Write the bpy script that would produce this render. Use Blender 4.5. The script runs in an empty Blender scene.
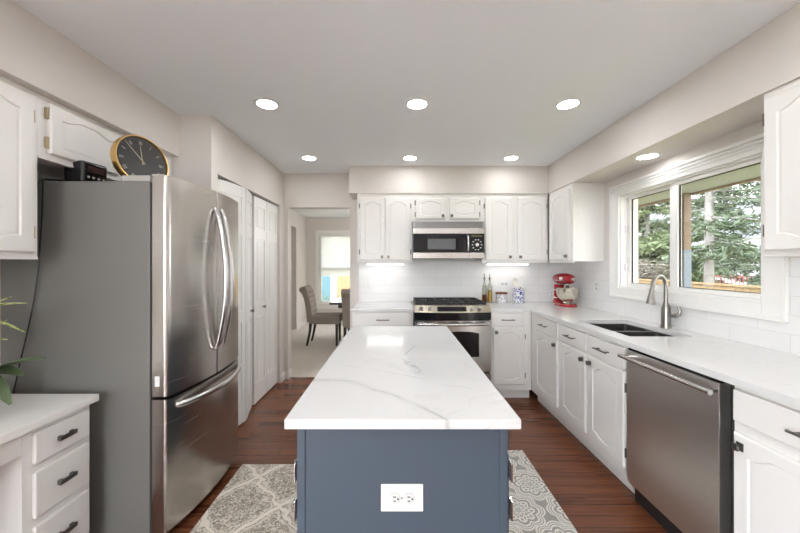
import bpy, bmesh, math, random
from mathutils import Vector, Matrix
random.seed(7)
C = bpy.context.scene.collection
S = bpy.context.scene
PI = math.pi

# ------------------------------------------------------------------ camera, world, exposure
cam_data = bpy.data.cameras.new('camera')
cam = bpy.data.objects.new('camera', cam_data); C.objects.link(cam)
cam.location = (0, 0, 1.36); cam.rotation_euler = (PI/2, 0, 0)
cam_data.sensor_width = 36; cam_data.lens = 36*338/800
cam_data.shift_x = 3/800; cam_data.shift_y = -2.5/800
cam_data.clip_start = 0.05; cam_data.clip_end = 200
S.camera = cam
S.view_settings.view_transform = 'Standard'; S.view_settings.look = 'None'
S.view_settings.gamma = 1; S.view_settings.use_curve_mapping = False
S.view_settings.exposure = 1.45
LAMP = 40.0          # radiance of the recessed lamp lenses
SKY = 2.2
SKY_FILL = 8.0
S.cycles.max_bounces = 16; S.cycles.diffuse_bounces = 14; S.cycles.glossy_bounces = 5
S.cycles.transparent_max_bounces = 12
S.cycles.caustics_reflective = False; S.cycles.caustics_refractive = False
S.cycles.sample_clamp_indirect = 8
W = bpy.data.worlds.new('overcast_sky'); S.world = W; W.use_nodes = True
wn = W.node_tree.nodes; wl = W.node_tree.links
bg = wn['Background']
_tc = wn.new('ShaderNodeTexCoord'); _sep = wn.new('ShaderNodeSeparateXYZ'); _rmp = wn.new('ShaderNodeValToRGB')
wl.new(_tc.outputs['Generated'], _sep.inputs[0]); wl.new(_sep.outputs['Z'], _rmp.inputs[0])
_rmp.color_ramp.elements[0].position = 0.0; _rmp.color_ramp.elements[0].color = (.92, .96, 1, 1)
_rmp.color_ramp.elements[1].position = 0.7; _rmp.color_ramp.elements[1].color = (.86, .92, 1, 1)
wl.new(_rmp.outputs[0], bg.inputs['Color'])
# sky strength raised behind the camera's left shoulder (-X-Y), added as fill
_mr = wn.new('ShaderNodeMapRange'); _mr.interpolation_type = 'SMOOTHSTEP'; _xy = wn.new('ShaderNodeMath'); wl.new(_sep.outputs['X'], _xy.inputs[0]); wl.new(_sep.outputs['Y'], _xy.inputs[1]); wl.new(_xy.outputs[0], _mr.inputs[0])
_mr.inputs[1].default_value = -.1; _mr.inputs[2].default_value = -.8; _mr.inputs[3].default_value = SKY; _mr.inputs[4].default_value = SKY_FILL
wl.new(_mr.outputs[0], bg.inputs['Strength'])

# ------------------------------------------------------------------ materials
class E:
    """socket wrapper for node maths"""
    def __init__(s, nt, sock): s.nt, s.k = nt, sock
    def op(s, o, *a):
        n = s.nt.nodes.new('ShaderNodeMath'); n.operation = o
        for i, v in enumerate((s,)+a):
            if isinstance(v, E): s.nt.links.new(v.k, n.inputs[i])
            else: n.inputs[i].default_value = v
        return E(s.nt, n.outputs[0])
    def __add__(s, b): return s.op('ADD', b)
    def __sub__(s, b): return s.op('SUBTRACT', b)
    def __mul__(s, b): return s.op('MULTIPLY', b)
    def __truediv__(s, b): return s.op('DIVIDE', b)
    def lt(s, b): return s.op('LESS_THAN', b)
    def gt(s, b): return s.op('GREATER_THAN', b)
    def abs(s): return s.op('ABSOLUTE')
    def fr(s): return s.op('FRACT')
    def sin(s): return s.op('SINE')
    def cos(s): return s.op('COSINE')
    def mx(s, b): return s.op('MAXIMUM', b)
    def mn(s, b): return s.op('MINIMUM', b)
    def sqrt(s): return s.op('SQRT')
    def band(s, a, b):      # smooth 1 below a, 0 above b
        n = s.nt.nodes.new('ShaderNodeMapRange'); n.interpolation_type = 'SMOOTHSTEP'
        s.nt.links.new(s.k, n.inputs[0])
        n.inputs[1].default_value = a; n.inputs[2].default_value = b
        n.inputs[3].default_value = 1; n.inputs[4].default_value = 0
        return E(s.nt, n.outputs[0])

MATS = {}
def base_mat(name, col, rough=.5, metal=0.0, coat=0.0, spec=.5):
    m = bpy.data.materials.new(name); m.use_nodes = True
    b = m.node_tree.nodes['Principled BSDF']
    b.inputs['Base Color'].default_value = (*col, 1); b.inputs['Roughness'].default_value = rough
    b.inputs['Metallic'].default_value = metal
    b.inputs['Coat Weight'].default_value = coat
    b.inputs['Specular IOR Level'].default_value = spec
    m.diffuse_color = (*col, 1)
    MATS[name] = m
    return m, m.node_tree, b
def coords(nt, kind='Object'):
    t = nt.nodes.new('ShaderNodeTexCoord'); s = nt.nodes.new('ShaderNodeSeparateXYZ')
    nt.links.new(t.outputs[kind], s.inputs[0])
    return t.outputs[kind], E(nt, s.outputs[0]), E(nt, s.outputs[1]), E(nt, s.outputs[2])
def comb(nt, x, y, z=0.0):
    c = nt.nodes.new('ShaderNodeCombineXYZ')
    for i, v in enumerate((x, y, z)):
        if isinstance(v, E): nt.links.new(v.k, c.inputs[i])
        else: c.inputs[i].default_value = v
    return c.outputs[0]
def noise(nt, vec, scale, detail=3, rough=.5, dist=0.0):
    n = nt.nodes.new('ShaderNodeTexNoise'); nt.links.new(vec, n.inputs['Vector'])
    n.inputs['Scale'].default_value = scale; n.inputs['Detail'].default_value = detail
    n.inputs['Roughness'].default_value = rough; n.inputs['Distortion'].default_value = dist
    return E(nt, n.outputs['Fac'])
def mixc(nt, f, a, b):
    n = nt.nodes.new('ShaderNodeMix'); n.data_type = 'RGBA'
    if isinstance(f, E): nt.links.new(f.k, n.inputs[0])
    else: n.inputs[0].default_value = f
    for v, i in ((a, 6), (b, 7)):
        if isinstance(v, tuple): n.inputs[i].default_value = (*v, 1)
        else: nt.links.new(v, n.inputs[i])
    return n.outputs[2]
def bump(nt, b, h, strength=.2, dist=.002):
    n = nt.nodes.new('ShaderNodeBump'); nt.links.new(h.k, n.inputs['Height'])
    n.inputs['Strength'].default_value = strength; n.inputs['Distance'].default_value = dist
    nt.links.new(n.outputs[0], b.inputs['Normal'])
def mat(name, col, rough=.5, metal=0.0, coat=0.0, var=.04, scale=6, bmp=0.0, bscale=200, spec=.5):
    """principled with a slight noise variation of its own colour"""
    m, nt, b = base_mat(name, col, rough, metal, coat, spec)
    v, x, y, z = coords(nt)
    n = noise(nt, v, scale)
    d = tuple(c*(1-var) for c in col); u = tuple(min(1, c*(1+var)) for c in col)
    nt.links.new(mixc(nt, n, d, u), b.inputs['Base Color'])
    if bmp: bump(nt, b, noise(nt, v, bscale, 2), bmp)
    return m
def emit(name, col, st):
    m, nt, b = base_mat(name, col, .4)
    b.inputs['Emission Color'].default_value = (*col, 1); b.inputs['Emission Strength'].default_value = st
    return m

white = mat('white_cabinet_paint', (.755, .737, .712), .38, var=.01, bmp=.05, bscale=60)
trimw = mat('white_trim_paint', (.80, .79, .77), .35, var=.01)
wallp = mat('greige_wall_paint', (.66, .622, .588), .75, var=.012, bmp=.08, bscale=250)
ceilp = mat('ceiling_paint', (.82, .84, .86), .85, var=.01, bmp=.08, bscale=200)
bluep = mat('slate_blue_island_paint', (.049, .066, .089), .45, var=.03)
gapm = mat('dark_gap', (.02, .02, .022), .7)
plastico = mat('outlet_face_plastic', (.52, .52, .51), .4, var=.01)
blackp = mat('black_plastic', (.012, .012, .013), .35)
blackg = mat('black_glass', (.008, .008, .010), .08, spec=.35)
castiron = mat('cast_iron', (.012, .012, .013), .55, bmp=.2)
pewter = mat('dark_pewter', (.16, .15, .14), .32, metal=.9)
nickel = mat('brushed_nickel', (.28, .262, .24), .30, metal=1)
brass = mat('antique_brass', (.52, .43, .30), .35, metal=1)
gold = mat('gold_rim', (.75, .50, .20), .25, metal=1)
chrome = mat('chrome', (.75, .75, .75), .12, metal=1)
redp = mat('red_enamel', (.30, .006, .014), .12, coat=.6)
plasticw = mat('white_plastic', (.70, .70, .69), .35, var=.01)
greysp = mat('grey_painted_steel', (.165, .16, .15), .34, var=.03)
hinge_grey = mat('grey_hinge_plastic', (.36, .35, .33), .4)
leafd = mat('orchid_leaf_green', (.115, .165, .08), .35, var=.25, scale=14)
potm = mat('glazed_white_pot', (.7, .69, .66), .25)
soil = mat('potting_bark', (.06, .04, .025), .9, var=.4, scale=60)
fabric = mat('taupe_chair_linen', (.27, .235, .205), .9, var=.10, scale=40, bmp=.3, bscale=400)
darkwood = mat('espresso_wood', (.018, .013, .011), .28, coat=.3)
steelsink = mat('sink_steel', (.17, .162, .155), .38, metal=1)
shell_out = mat('exterior_siding', (.45, .46, .44), .8)
def steel(name, col, axis, rough=.27):
    m, nt, b = base_mat(name, col, rough, 1.0)
    v, x, y, z = coords(nt)
    vec = comb(nt, x*(2 if axis != 0 else 260), y*(2 if axis != 1 else 260), z*(2 if axis != 2 else 260))
    n = noise(nt, vec, 1.0, 2)
    nt.links.new(mixc(nt, n, tuple(c*.93 for c in col), tuple(c*1.05 for c in col)), b.inputs['Base Color'])
    nt.links.new((n*.10 + (rough-.05)).k, b.inputs['Roughness'])
    return m
ss = steel('stainless_steel', (.50, .47, .44), 2, .25)
ssd = steel('stainless_dishwasher_steel', (.76, .73, .70), 2, .36)
ssr = steel('stainless_range_steel', (.56, .54, .51), 2, .25)
ssh = steel('stainless_handle_steel', (.58, .57, .56), 2, .2)

# marble quartz
def quartz(name, hero=False):
    m, nt, b = base_mat(name, (.80, .79, .77), .12, spec=.5)
    v, x, y, z = coords(nt)
    w1 = noise(nt, v, 1.6, 4, .55, .4); w2 = noise(nt, v, 4.0, 4, .6)
    fine = ((w1-.5).abs()).band(.0, .010) * noise(nt, v, 1.3, 2).band(.55, .40)*.10
    f = fine
    if hero:
        wid = noise(nt, v, 7, 3)
        l1 = (y - (x*-1.03 + 1.137 - x*x*1.66) + (w2-.5)*.10).abs()
        v1 = l1.band(.002, .014)*wid.band(.8, .3)*.75 + l1.band(.0, .045)*.17
        l2 = (x - .062 + (w2-.5)*.25).abs()
        v2 = l2.band(.0, .014)*y.band(1.82, 1.9)*((y*-1).band(-1.34, -1.24))*noise(nt, v, 6, 2).band(.60, .42)*.55
        l3 = (y - 1.36 + x*.55 + (w2-.5)*.2).abs()
        v3 = l3.band(.0, .010)*noise(nt, v, 9, 2).band(.52, .42)*.30
        f = f.mx(v1.mx(v2).mx(v3))
    f = f.mn(1.0)
    cloud = noise(nt, v, 3, 3)
    c0 = mixc(nt, cloud, *(((.575, .572, .566), (.605, .602, .596)) if hero else ((.67, .665, .655), (.71, .705, .695))))
    nt.links.new(mixc(nt, f, c0, (.30, .285, .27)), b.inputs['Base Color'])
    return m
quartz_i = quartz('veined_white_quartz', True)
quartz_c = quartz('white_quartz')

# hardwood
m, nt, b = base_mat('cherry_hardwood', (.2, .07, .03), .24); hardwood = m
v, x, y, z = coords(nt)
br = nt.nodes.new('ShaderNodeTexBrick'); nt.links.new(comb(nt, x, y), br.inputs['Vector'])
br.offset = .37; br.offset_frequency = 2; br.squash = 1
br.inputs['Scale'].default_value = 1; br.inputs['Brick Width'].default_value = .85; br.inputs['Row Height'].default_value = .083
br.inputs['Mortar Size'].default_value = .0012; br.inputs['Mortar Smooth'].default_value = .3
br.inputs['Color1'].default_value = (0, 0, 0, 1); br.inputs['Color2'].default_value = (1, 1, 1, 1); br.inputs['Mortar'].default_value = (.5, .5, .5, 1)
sepc = nt.nodes.new('ShaderNodeSeparateColor'); nt.links.new(br.outputs['Color'], sepc.inputs[0])
pv = E(nt, sepc.outputs[0]); mort = E(nt, br.outputs['Fac'])
gr = noise(nt, comb(nt, x*2.5 + pv*17, y*38, pv*9), 1.0, 5, .65, 1.2)
c1 = mixc(nt, pv, (.065, .019, .009), (.165, .056, .024))
c2 = mixc(nt, gr.band(.35, .75), (.20, .072, .032), c1)
nt.links.new(mixc(nt, mort, c2, (.02, .008, .005)), b.inputs['Base Color'])
nt.links.new((gr*.12 + .16).k, b.inputs['Roughness'])
bump(nt, b, gr*.3 - mort, .25, .001)

m, nt, b = base_mat('beige_carpet', (.5, .45, .39), .95); carpet = m
v, x, y, z = coords(nt)
nt.links.new(mixc(nt, noise(nt, v, 160, 3), (.48, .44, .39), (.72, .67, .61)), b.inputs['Base Color'])
bump(nt, b, noise(nt, v, 300, 2), .6, .006)

# tiles
def tile(name, ax):
    m, nt, b = base_mat(name, (.78, .77, .76), .24, spec=.35)
    v, x, y, z = coords(nt)
    br = nt.nodes.new('ShaderNodeTexBrick'); nt.links.new(comb(nt, (x, y)[ax], z - .915), br.inputs['Vector'])
    br.inputs['Scale'].default_value = 1; br.inputs['Brick Width'].default_value = .305; br.inputs['Row Height'].default_value = .0955
    br.inputs['Mortar Size'].default_value = .0016; br.inputs['Mortar Smooth'].default_value = .4
    br.inputs['Color1'].default_value = (.76, .755, .75, 1); br.inputs['Color2'].default_value = (.72, .715, .71, 1)
    br.inputs['Mortar'].default_value = (.61, .605, .60, 1)
    nt.links.new(br.outputs['Color'], b.inputs['Base Color'])
    f = E(nt, br.outputs['Fac'])
    bump(nt, b, f*-1 + noise(nt, v, 14, 2)*.25, .35, .0015)
    return m
tile_x = tile('glossy_subway_tile', 0); tile_y = tile('glossy_subway_tile_side', 1)

# rugs
m, nt, b = base_mat('beige_damask_weave', (.5, .45, .38), .95); rug_l = m
v, x, y, z = coords(nt)
wob = noise(nt, v, 11, 3)
u = x/.46 + (wob-.5)*.30; w = y/.52 + (wob-.5)*.16
la = ((u + w + .30).fr()-.5).abs(); lb = ((u - w + .55).fr()-.5).abs()
lat = la.mn(lb)
line = lat.band(.028, .045)
inner = ((lat-.075).abs()).band(.010, .018)
sc = noise(nt, v, 26, 2, .45, 2.6); scroll = ((sc-.5).abs()).band(.03, .055)
sc2 = noise(nt, v, 85, 2, .5, .8); speck = sc2.gt(.60)*.4
cream = line.mx(inner*.8).mx(scroll*.9).mx(speck)
nt.links.new(mixc(nt, cream.mn(1.0), (.27, .23, .18), (.74, .68, .59)), b.inputs['Base Color'])
bump(nt, b, noise(nt, v, 500, 2), .3, .002)
m, nt, b = base_mat('grey_medallion_weave', (.4, .38, .35), .95); rug_r = m
v, x, y, z = coords(nt)
def medallion(cx, cy, px_, py_):
    ax = ((x - cx)/px_).fr() - .5; ay = ((y - cy)/py_).fr() - .5
    ax = ax*px_; ay = ay*py_
    r = (ax*ax + ay*ay).sqrt(); th = ay.op('ARCTAN2', ax)
    rs = r - (th*4).cos().abs()*.022
    edge = ((rs-.118).abs()).band(.0035, .006).mx(((rs-.104).abs()).band(.0026, .0046))
    ring = ((rs*230).sin()  .gt(.35))*(rs.lt(.098))
    dots = ((th*20).sin().gt(.1))*((rs*150).sin().gt(-.2))*(rs.lt(.094))*.9
    inside = rs.lt(.098)
    return edge.mx(ring).mx(dots), rs.lt(.124)
f1, i1 = medallion(.518, 1.637, .30, .44)
f2, i2 = medallion(.668, 1.857, .30, .44)
fc = f1*i1
fc2 = f2*i2*(i1*-1 + 1)
nt.links.new(mixc(nt, fc.mx(fc2), (.33, .315, .29), (.74, .71, .65)), b.inputs['Base Color'])
bump(nt, b, noise(nt, v, 500, 2), .3, .002)

# glass: clear pane, reflection by fresnel
def glass(name, tint=(1, 1, 1)):
    m = bpy.data.materials.new(name); m.use_nodes = True; nt = m.node_tree
    nt.nodes.clear(); o = nt.nodes.new('ShaderNodeOutputMaterial'); mx = nt.nodes.new('ShaderNodeMixShader')
    lw = nt.nodes.new('ShaderNodeLayerWeight'); lw.inputs[0].default_value = .5
    fr = nt.nodes.new('ShaderNodeMath'); fr.operation = 'POWER'; nt.links.new(lw.outputs['Facing'], fr.inputs[0]); fr.inputs[1].default_value = 5
    fa = nt.nodes.new('ShaderNodeMath'); fa.operation = 'MULTIPLY_ADD'; nt.links.new(fr.outputs[0], fa.inputs[0]); fa.inputs[1].default_value = .9; fa.inputs[2].default_value = .035; fr = fa
    t = nt.nodes.new('ShaderNodeBsdfTransparent'); t.inputs[0].default_value = (*tint, 1)
    g = nt.nodes.new('ShaderNodeBsdfGlossy'); g.inputs['Roughness'].default_value = .02
    nt.links.new(fr.outputs[0], mx.inputs[0]); nt.links.new(t.outputs[0], mx.inputs[1]); nt.links.new(g.outputs[0], mx.inputs[2])
    nt.links.new(mx.outputs[0], o.inputs[0]); MATS[name] = m
    return m
pane = glass('window_glass', (.95, .95, .95)); bottleglass = glass('bottle_glass', (.86, .87, .84))
oil1 = mat('amber_vinegar', (.22, .045, .012), .15); oil2 = mat('golden_oil', (.55, .33, .05), .12)
m, nt, b = base_mat('roller_shade_cloth', (.82, .82, .80), .9); shade = m
tr = nt.nodes.new('ShaderNodeBsdfTranslucent'); tr.inputs[0].default_value = (.85, .86, .86, 1)
mxs = nt.nodes.new('ShaderNodeMixShader'); mxs.inputs[0].default_value = .6
nt.links.new(b.outputs[0], mxs.inputs[1]); nt.links.new(tr.outputs[0], mxs.inputs[2])
nt.links.new(mxs.outputs[0], nt.nodes['Material Output'].inputs[0])
lens = emit('lamp_lens', (.97, .985, 1.0), LAMP)
lens_far = emit('far_row_lamp_lens', (.97, .985, 1.0), LAMP*.6)
lens_dim = emit('soffit_lamp_lens', (.97, .985, 1.0), LAMP*.3)
bar_e = emit('light_bar_lens', (1.0, .98, .95), 3.0)
# patterned ceramics
def pottery(name, a, bcol, scale, th):
    m, nt, b = base_mat(name, a, .25)
    v, x, y, z = coords(nt)
    vo = nt.nodes.new('ShaderNodeTexVoronoi'); nt.links.new(v, vo.inputs['Vector']); vo.inputs['Scale'].default_value = scale
    d = E(nt, vo.outputs['Distance']); k = ((d*9).sin()*.5+.5).gt(th)
    nt.links.new(mixc(nt, k, a, bcol), b.inputs['Base Color']); return m
pot_blue = pottery('blue_floral_glaze', (.70, .70, .72), (.045, .06, .30), 42, .5)
pot_grey = pottery('grey_dotted_glaze', (.68, .67, .66), (.18, .18, .25), 60, .62)
woodlid = mat('walnut_lid', (.16, .045, .025), .5, var=.3, scale=30)
cedar = mat('weathered_cedar', (.17, .115, .055), .8, var=.25, scale=9)
barkm = mat('spruce_bark', (.13, .12, .11), .9, var=.35, scale=18, bmp=.6, bscale=30)
needle = mat('spruce_needles', (.042, .060, .030), .7, var=.5, scale=2.2)
needle2 = mat('light_spruce_needles', (.072, .095, .036), .7, var=.45, scale=2.2)
shrubm = mat('bare_shrub_twigs', (.10, .085, .065), .8, var=.5, scale=3)
lawn = mat('dormant_lawn', (.30, .27, .10), .95, var=.35, scale=1.5)
roofm = mat('grey_roof_shingle', (.13, .135, .15), .9, var=.25, scale=6)
sidingm = mat('pale_siding', (.50, .52, .55), .7)
reddeck = mat('red_stained_deck', (.17, .04, .034), .7, var=.2)
eavem = mat('green_grey_eave', (.215, .245, .235), .7)
fasciam = mat('tan_fascia', (.20, .14, .095), .7, var=.2)
revealm = mat('blue_grey_reveal_tone', (.10, .12, .14), .6)
tealm = mat('teal_siding', (.035, .085, .105), .7)

# ------------------------------------------------------------------ mesh builder
class MB:
    def __init__(s): s.bm = bmesh.new(); s.mi = 0
    def _fin(s, before):
        for f in s.bm.faces:
            if f.index == -1 or f not in before: f.material_index = s.mi
    def box(s, x0, x1, y0, y1, z0, z1, bev=0.0, seg=2, M=None):
        n0 = set(s.bm.faces)
        r = bmesh.ops.create_cube(s.bm, size=1.0)
        vs = r['verts']
        for v in vs:
            v.co = Vector(((x0+x1)/2 + v.co.x*(x1-x0), (y0+y1)/2 + v.co.y*(y1-y0), (z0+z1)/2 + v.co.z*(z1-z0)))
            if M is not None: v.co = M @ v.co
        if bev > 0:
            es = {e for v in vs for e in v.link_edges}
            bmesh.ops.bevel(s.bm, geom=list(es), offset=bev, segments=seg, affect='EDGES', profile=.5)
        for f in s.bm.faces:
            if f not in n0: f.material_index = s.mi
        return s
    def ring(s, loops, cap0=True, cap1=True, closed=True):
        n = len(loops[0]); V = [[s.bm.verts.new(p) for p in L] for L in loops]
        for a, b in zip(V, V[1:]):
            for i in range(n if closed else n-1):
                j = (i+1) % n
                f = s.bm.faces.new((a[i], a[j], b[j], b[i])); f.material_index = s.mi
        if cap0: s.bm.faces.new(list(reversed(V[0]))).material_index = s.mi
        if cap1: s.bm.faces.new(V[-1]).material_index = s.mi
        return s
    def tube(s, pts, r, seg=10, cap=True):
        pts = [Vector(p) for p in pts]; n = len(pts)
        rr = r if isinstance(r, (list, tuple)) else [r]*n
        loops = []; up = None
        for i, p in enumerate(pts):
            t = (pts[min(i+1, n-1)] - pts[max(i-1, 0)]).normalized()
            if up is None:
                up = Vector((0, 0, 1)) if abs(t.z) < .9 else Vector((1, 0, 0))
            a = (up - t*up.dot(t)).normalized(); up = a; b = t.cross(a)
            loops.append([p + (a*math.cos(2*PI*k/seg) + b*math.sin(2*PI*k/seg))*rr[i] for k in range(seg)])
        return s.ring(loops, cap, cap)
    def lathe(s, prof, c=(0, 0, 0), seg=28, M=None):
        loops = []
        for r, z in prof:
            L = [Vector((c[0] + max(r, 1e-4)*math.cos(2*PI*k/seg), c[1] + max(r, 1e-4)*math.sin(2*PI*k/seg), c[2]+z)) for k in range(seg)]
            if M is not None: L = [M @ p for p in L]
            loops.append(L)
        return s.ring(loops)
    def prism(s, poly, axis, d0, d1):
        """poly of 2D points extruded along an axis ('x','y','z')"""
        def P(a, b, d): return {'x': (d, a, b), 'y': (a, d, b), 'z': (a, b, d)}[axis]
        return s.ring([[P(a, b, d0) for a, b in poly], [P(a, b, d1) for a, b in poly]])
    def grid(s, us, vs, hole, axis, d0, d1):
        """solid slab on a grid with missing cells: hole(i, j) -> True where empty"""
        def P(u, v, d): return {'x': (d, u, v), 'y': (u, d, v), 'z': (u, v, d)}[axis]
        vt = {}
        def V(i, j, k):
            if (i, j, k) not in vt: vt[(i, j, k)] = s.bm.verts.new(P(us[i], vs[j], (d0, d1)[k]))
            return vt[(i, j, k)]
        nu, nv = len(us)-1, len(vs)-1
        full = lambda i, j: 0 <= i < nu and 0 <= j < nv and not hole(i, j)
        for i in range(nu):
            for j in range(nv):
                if not full(i, j): continue
                Q = [(V(i, j, 0), V(i, j+1, 0), V(i+1, j+1, 0), V(i+1, j, 0)), (V(i, j, 1), V(i+1, j, 1), V(i+1, j+1, 1), V(i, j+1, 1))]
                if not full(i-1, j): Q.append((V(i, j, 0), V(i, j, 1), V(i, j+1, 1), V(i, j+1, 0)))
                if not full(i+1, j): Q.append((V(i+1, j, 0), V(i+1, j+1, 0), V(i+1, j+1, 1), V(i+1, j, 1)))
                if not full(i, j-1): Q.append((V(i, j, 0), V(i+1, j, 0), V(i+1, j, 1), V(i, j, 1)))
                if not full(i, j+1): Q.append((V(i, j+1, 0), V(i, j+1, 1), V(i+1, j+1, 1), V(i+1, j+1, 0)))
                for q in Q: s.bm.faces.new(q).material_index = s.mi
        return s
    def build(s, name, m, parent=None, loc=None, rotz=0, smooth=True):
        bmesh.ops.recalc_face_normals(s.bm, faces=s.bm.faces)
        me = bpy.data.meshes.new(name); s.bm.to_mesh(me); s.bm.free()
        for mm in (m if isinstance(m, (list, tuple)) else [m]): me.materials.append(mm)
        if smooth:
            for p in me.polygons: p.use_smooth = True
            me.set_sharp_from_angle(angle=math.radians(38))
        o = bpy.data.objects.new(name, me); C.objects.link(o)
        if smooth:
            wn_ = o.modifiers.new('weighted_normal', 'WEIGHTED_NORMAL'); wn_.keep_sharp = True; wn_.weight = 80
        if parent is not None: o.parent = parent
        if loc is not None: o.location = loc
        if rotz: o.rotation_euler = (0, 0, rotz)
        return o

def tag(o, label, cat, group=None, kind=None):
    o['label'] = label; o['category'] = cat
    if group: o['group'] = group
    if kind: o['kind'] = kind
    return o
def thing(name, label, cat, loc=(0, 0, 0), rotz=0, group=None):
    o = bpy.data.objects.new(name, None); C.objects.link(o); o.empty_display_size = .1
    o.location = loc; o.rotation_euler = (0, 0, rotz)
    return tag(o, label, cat, group)
def struct(o, label, cat):
    return tag(o, label, cat, kind='structure')
def copy_tree(o, parent=None):
    c = o.copy(); C.objects.link(c)
    if parent is not None: c.parent = parent
    for ch in list(o.children): copy_tree(ch, c)
    return c
def arc(fn, n): return [fn(i/(n-1)) for i in range(n)]
def sstep(a, b, t):
    t = max(0, min(1, (t-a)/(b-a))); return t*t*(3-2*t)

# ------------------------------------------------------------------ dimensions
XL, XR, YB, YREAR, ZC = -1.93, 1.96, 4.0, -3.0, 2.43
PX, PY = -1.335, 2.43          # pantry wall face and its near end
SOF = 2.13

# ------------------------------------------------------------------ shell
mb = MB(); mb.box(XL-.12, XR+.15, YREAR-.1, YB+.06, -.12, 0)
struct(mb.build('floor', hardwood), 'glossy reddish brown hardwood plank floor of the kitchen', 'floor')
mb = MB(); mb.box(-2.2, 2.3, YB+.06, 7.95, -.12, 0)
struct(mb.build('floor_dining', carpet), 'beige carpet of the dining room past the doorway', 'floor')
mb = MB(); mb.box(XL-.12, XR+.15, YREAR-.1, YB, ZC, ZC+.12)
struct(mb.build('ceiling', ceilp), 'flat white kitchen ceiling with recessed lights', 'ceiling')
mb = MB(); mb.box(-2.2, 2.3, YB, 7.95, ZC, ZC+.12)
struct(mb.build('ceiling_dining', ceilp), 'white dining room ceiling past the doorway', 'ceiling')
mb = MB(); mb.grid([YREAR, -2.6, -.5, YB], [0, .35, 2.05, ZC], lambda i, j: i == 1 and j == 1, 'x', XL-.12, XL)  # opening for the unseen window added behind the camera
struct(mb.build('wall_left', wallp, smooth=False), 'greige left wall behind the refrigerator and desk', 'wall')
# right wall with the window opening
WY0, WY1, WZ0, WZ1 = 1.80, 2.97, 1.155, 1.955
mb = MB(); mb.grid([YREAR, WY0, WY1, YB+.12], [0, WZ0, WZ1, ZC], lambda i, j: i == 1 and j == 1, 'x', XR, XR+.15)
struct(mb.build('wall_right', wallp, smooth=False), 'greige right wall around the kitchen window', 'wall')
# back wall with the dining opening
OX0, OX1, OZ = -1.29, -.556, 2.03
mb = MB(); mb.grid([XL-.3, OX0, OX1, XR+.3], [0, OZ, ZC], lambda i, j: i == 1 and j == 0, 'y', YB, YB+.12)
struct(mb.build('wall_back', wallp, smooth=False), 'greige back wall with the dining room doorway', 'wall')
# pantry walls
BY0, BY1, BZ = 2.52, 3.86, 2.03
mb = MB(); mb.grid([PY, BY0, BY1, YB], [0, BZ, ZC], lambda i, j: i == 1 and j == 0, 'x', PX-.10, PX)
struct(mb.build('wall_pantry', wallp, smooth=False), 'greige wall above and around the white bifold closet doors', 'wall')
mb = MB(); mb.box(XL, PX-.10, PY, PY+.1, 0, ZC)
struct(mb.build('wall_alcove', wallp), 'greige wall end facing the camera behind the refrigerator', 'wall')
# rear wall behind the camera; glazed door added to let in fill light
mb = MB(); mb.grid([XL-.12, -1.75, -.25, XR+.15], [0, 2.2, ZC], lambda i, j: i == 1 and j == 0, 'y', YREAR-.12, YREAR)
struct(mb.build('wall_rear', wallp, smooth=False), 'rear wall behind the camera with a glazed opening added for fill light', 'wall')
d = thing('fill_door', 'unseen glazed door added behind the camera for fill light', 'door', (0, YREAR-.06, 0)); d['kind'] = 'structure'
mb = MB()
for a, b_ in ((-1.75, -1.67), (-1.05, -.95), (-.33, -.25)): mb.box(a, b_, -.03, .03, 0, 2.2)
mb.box(-1.67, -.33, -.03, .03, 0, .1); mb.box(-1.67, -.33, -.03, .03, 2.12, 2.2)
mb.build('fill_door_frame', trimw, d)
mb = MB(); mb.box(-1.67, -1.05, -.004, .004, .1, 2.12); mb.box(-.95, -.33, -.004, .004, .1, 2.12); mb.build('pane', pane, d)
w = thing('fill_window', 'unseen window added in the left wall behind the camera for fill light', 'window', (XL-.06, 0, 0)); w['kind'] = 'structure'  # added window, lights the right-hand cabinets from the left
mb = MB()
for a, b_ in ((-2.6, -2.54), (-1.58, -1.52), (-.56, -.5)): mb.box(-.03, .03, a, b_, .35, 2.05)
for a, b_ in ((-2.54, -1.58), (-1.52, -.56)): mb.box(-.03, .03, a, b_, .35, .41); mb.box(-.03, .03, a, b_, 1.99, 2.05)
mb.build('window_frame', trimw, w)
mb = MB(); mb.box(-.003, .003, -2.54, -1.58, .41, 1.99); mb.box(-.003, .003, -1.52, -.56, .41, 1.99); mb.build('pane', pane, w)
# soffits
mb = MB(); mb.box(XL, -1.565, YREAR, PY, SOF, ZC)
struct(mb.build('trim_1', wallp), 'greige soffit box above the left wall cabinets', 'soffit')
mb = MB(); mb.box(-.524, 1.65, 3.69, YB, SOF, ZC)
struct(mb.build('trim_2', wallp), 'greige soffit box above the back wall cabinets and microwave', 'soffit')
mb = MB(); mb.box(1.65, XR, YREAR, YB, SOF, ZC)
struct(mb.build('trim_3', wallp), 'greige soffit box running above the kitchen window', 'soffit')
# backsplashes
T = .008
mb = MB(); mb.box(-.45, XR-T, YB-T, YB, .915, 1.40); mb.box(.18, .93, YB-T, YB, 1.40, 1.44)
struct(mb.build('backsplash_back', tile_x), 'glossy white subway tile backsplash behind the range', 'backsplash')
mb = MB(); mb.grid([.3, 1.69, 3.09, YB-T], [.915, 1.067, 1.39], lambda i, j: i == 1 and j == 1, 'x', XR-T, XR)
struct(mb.build('backsplash_right', tile_y), 'white subway tile backsplash below the kitchen window', 'backsplash')
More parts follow.
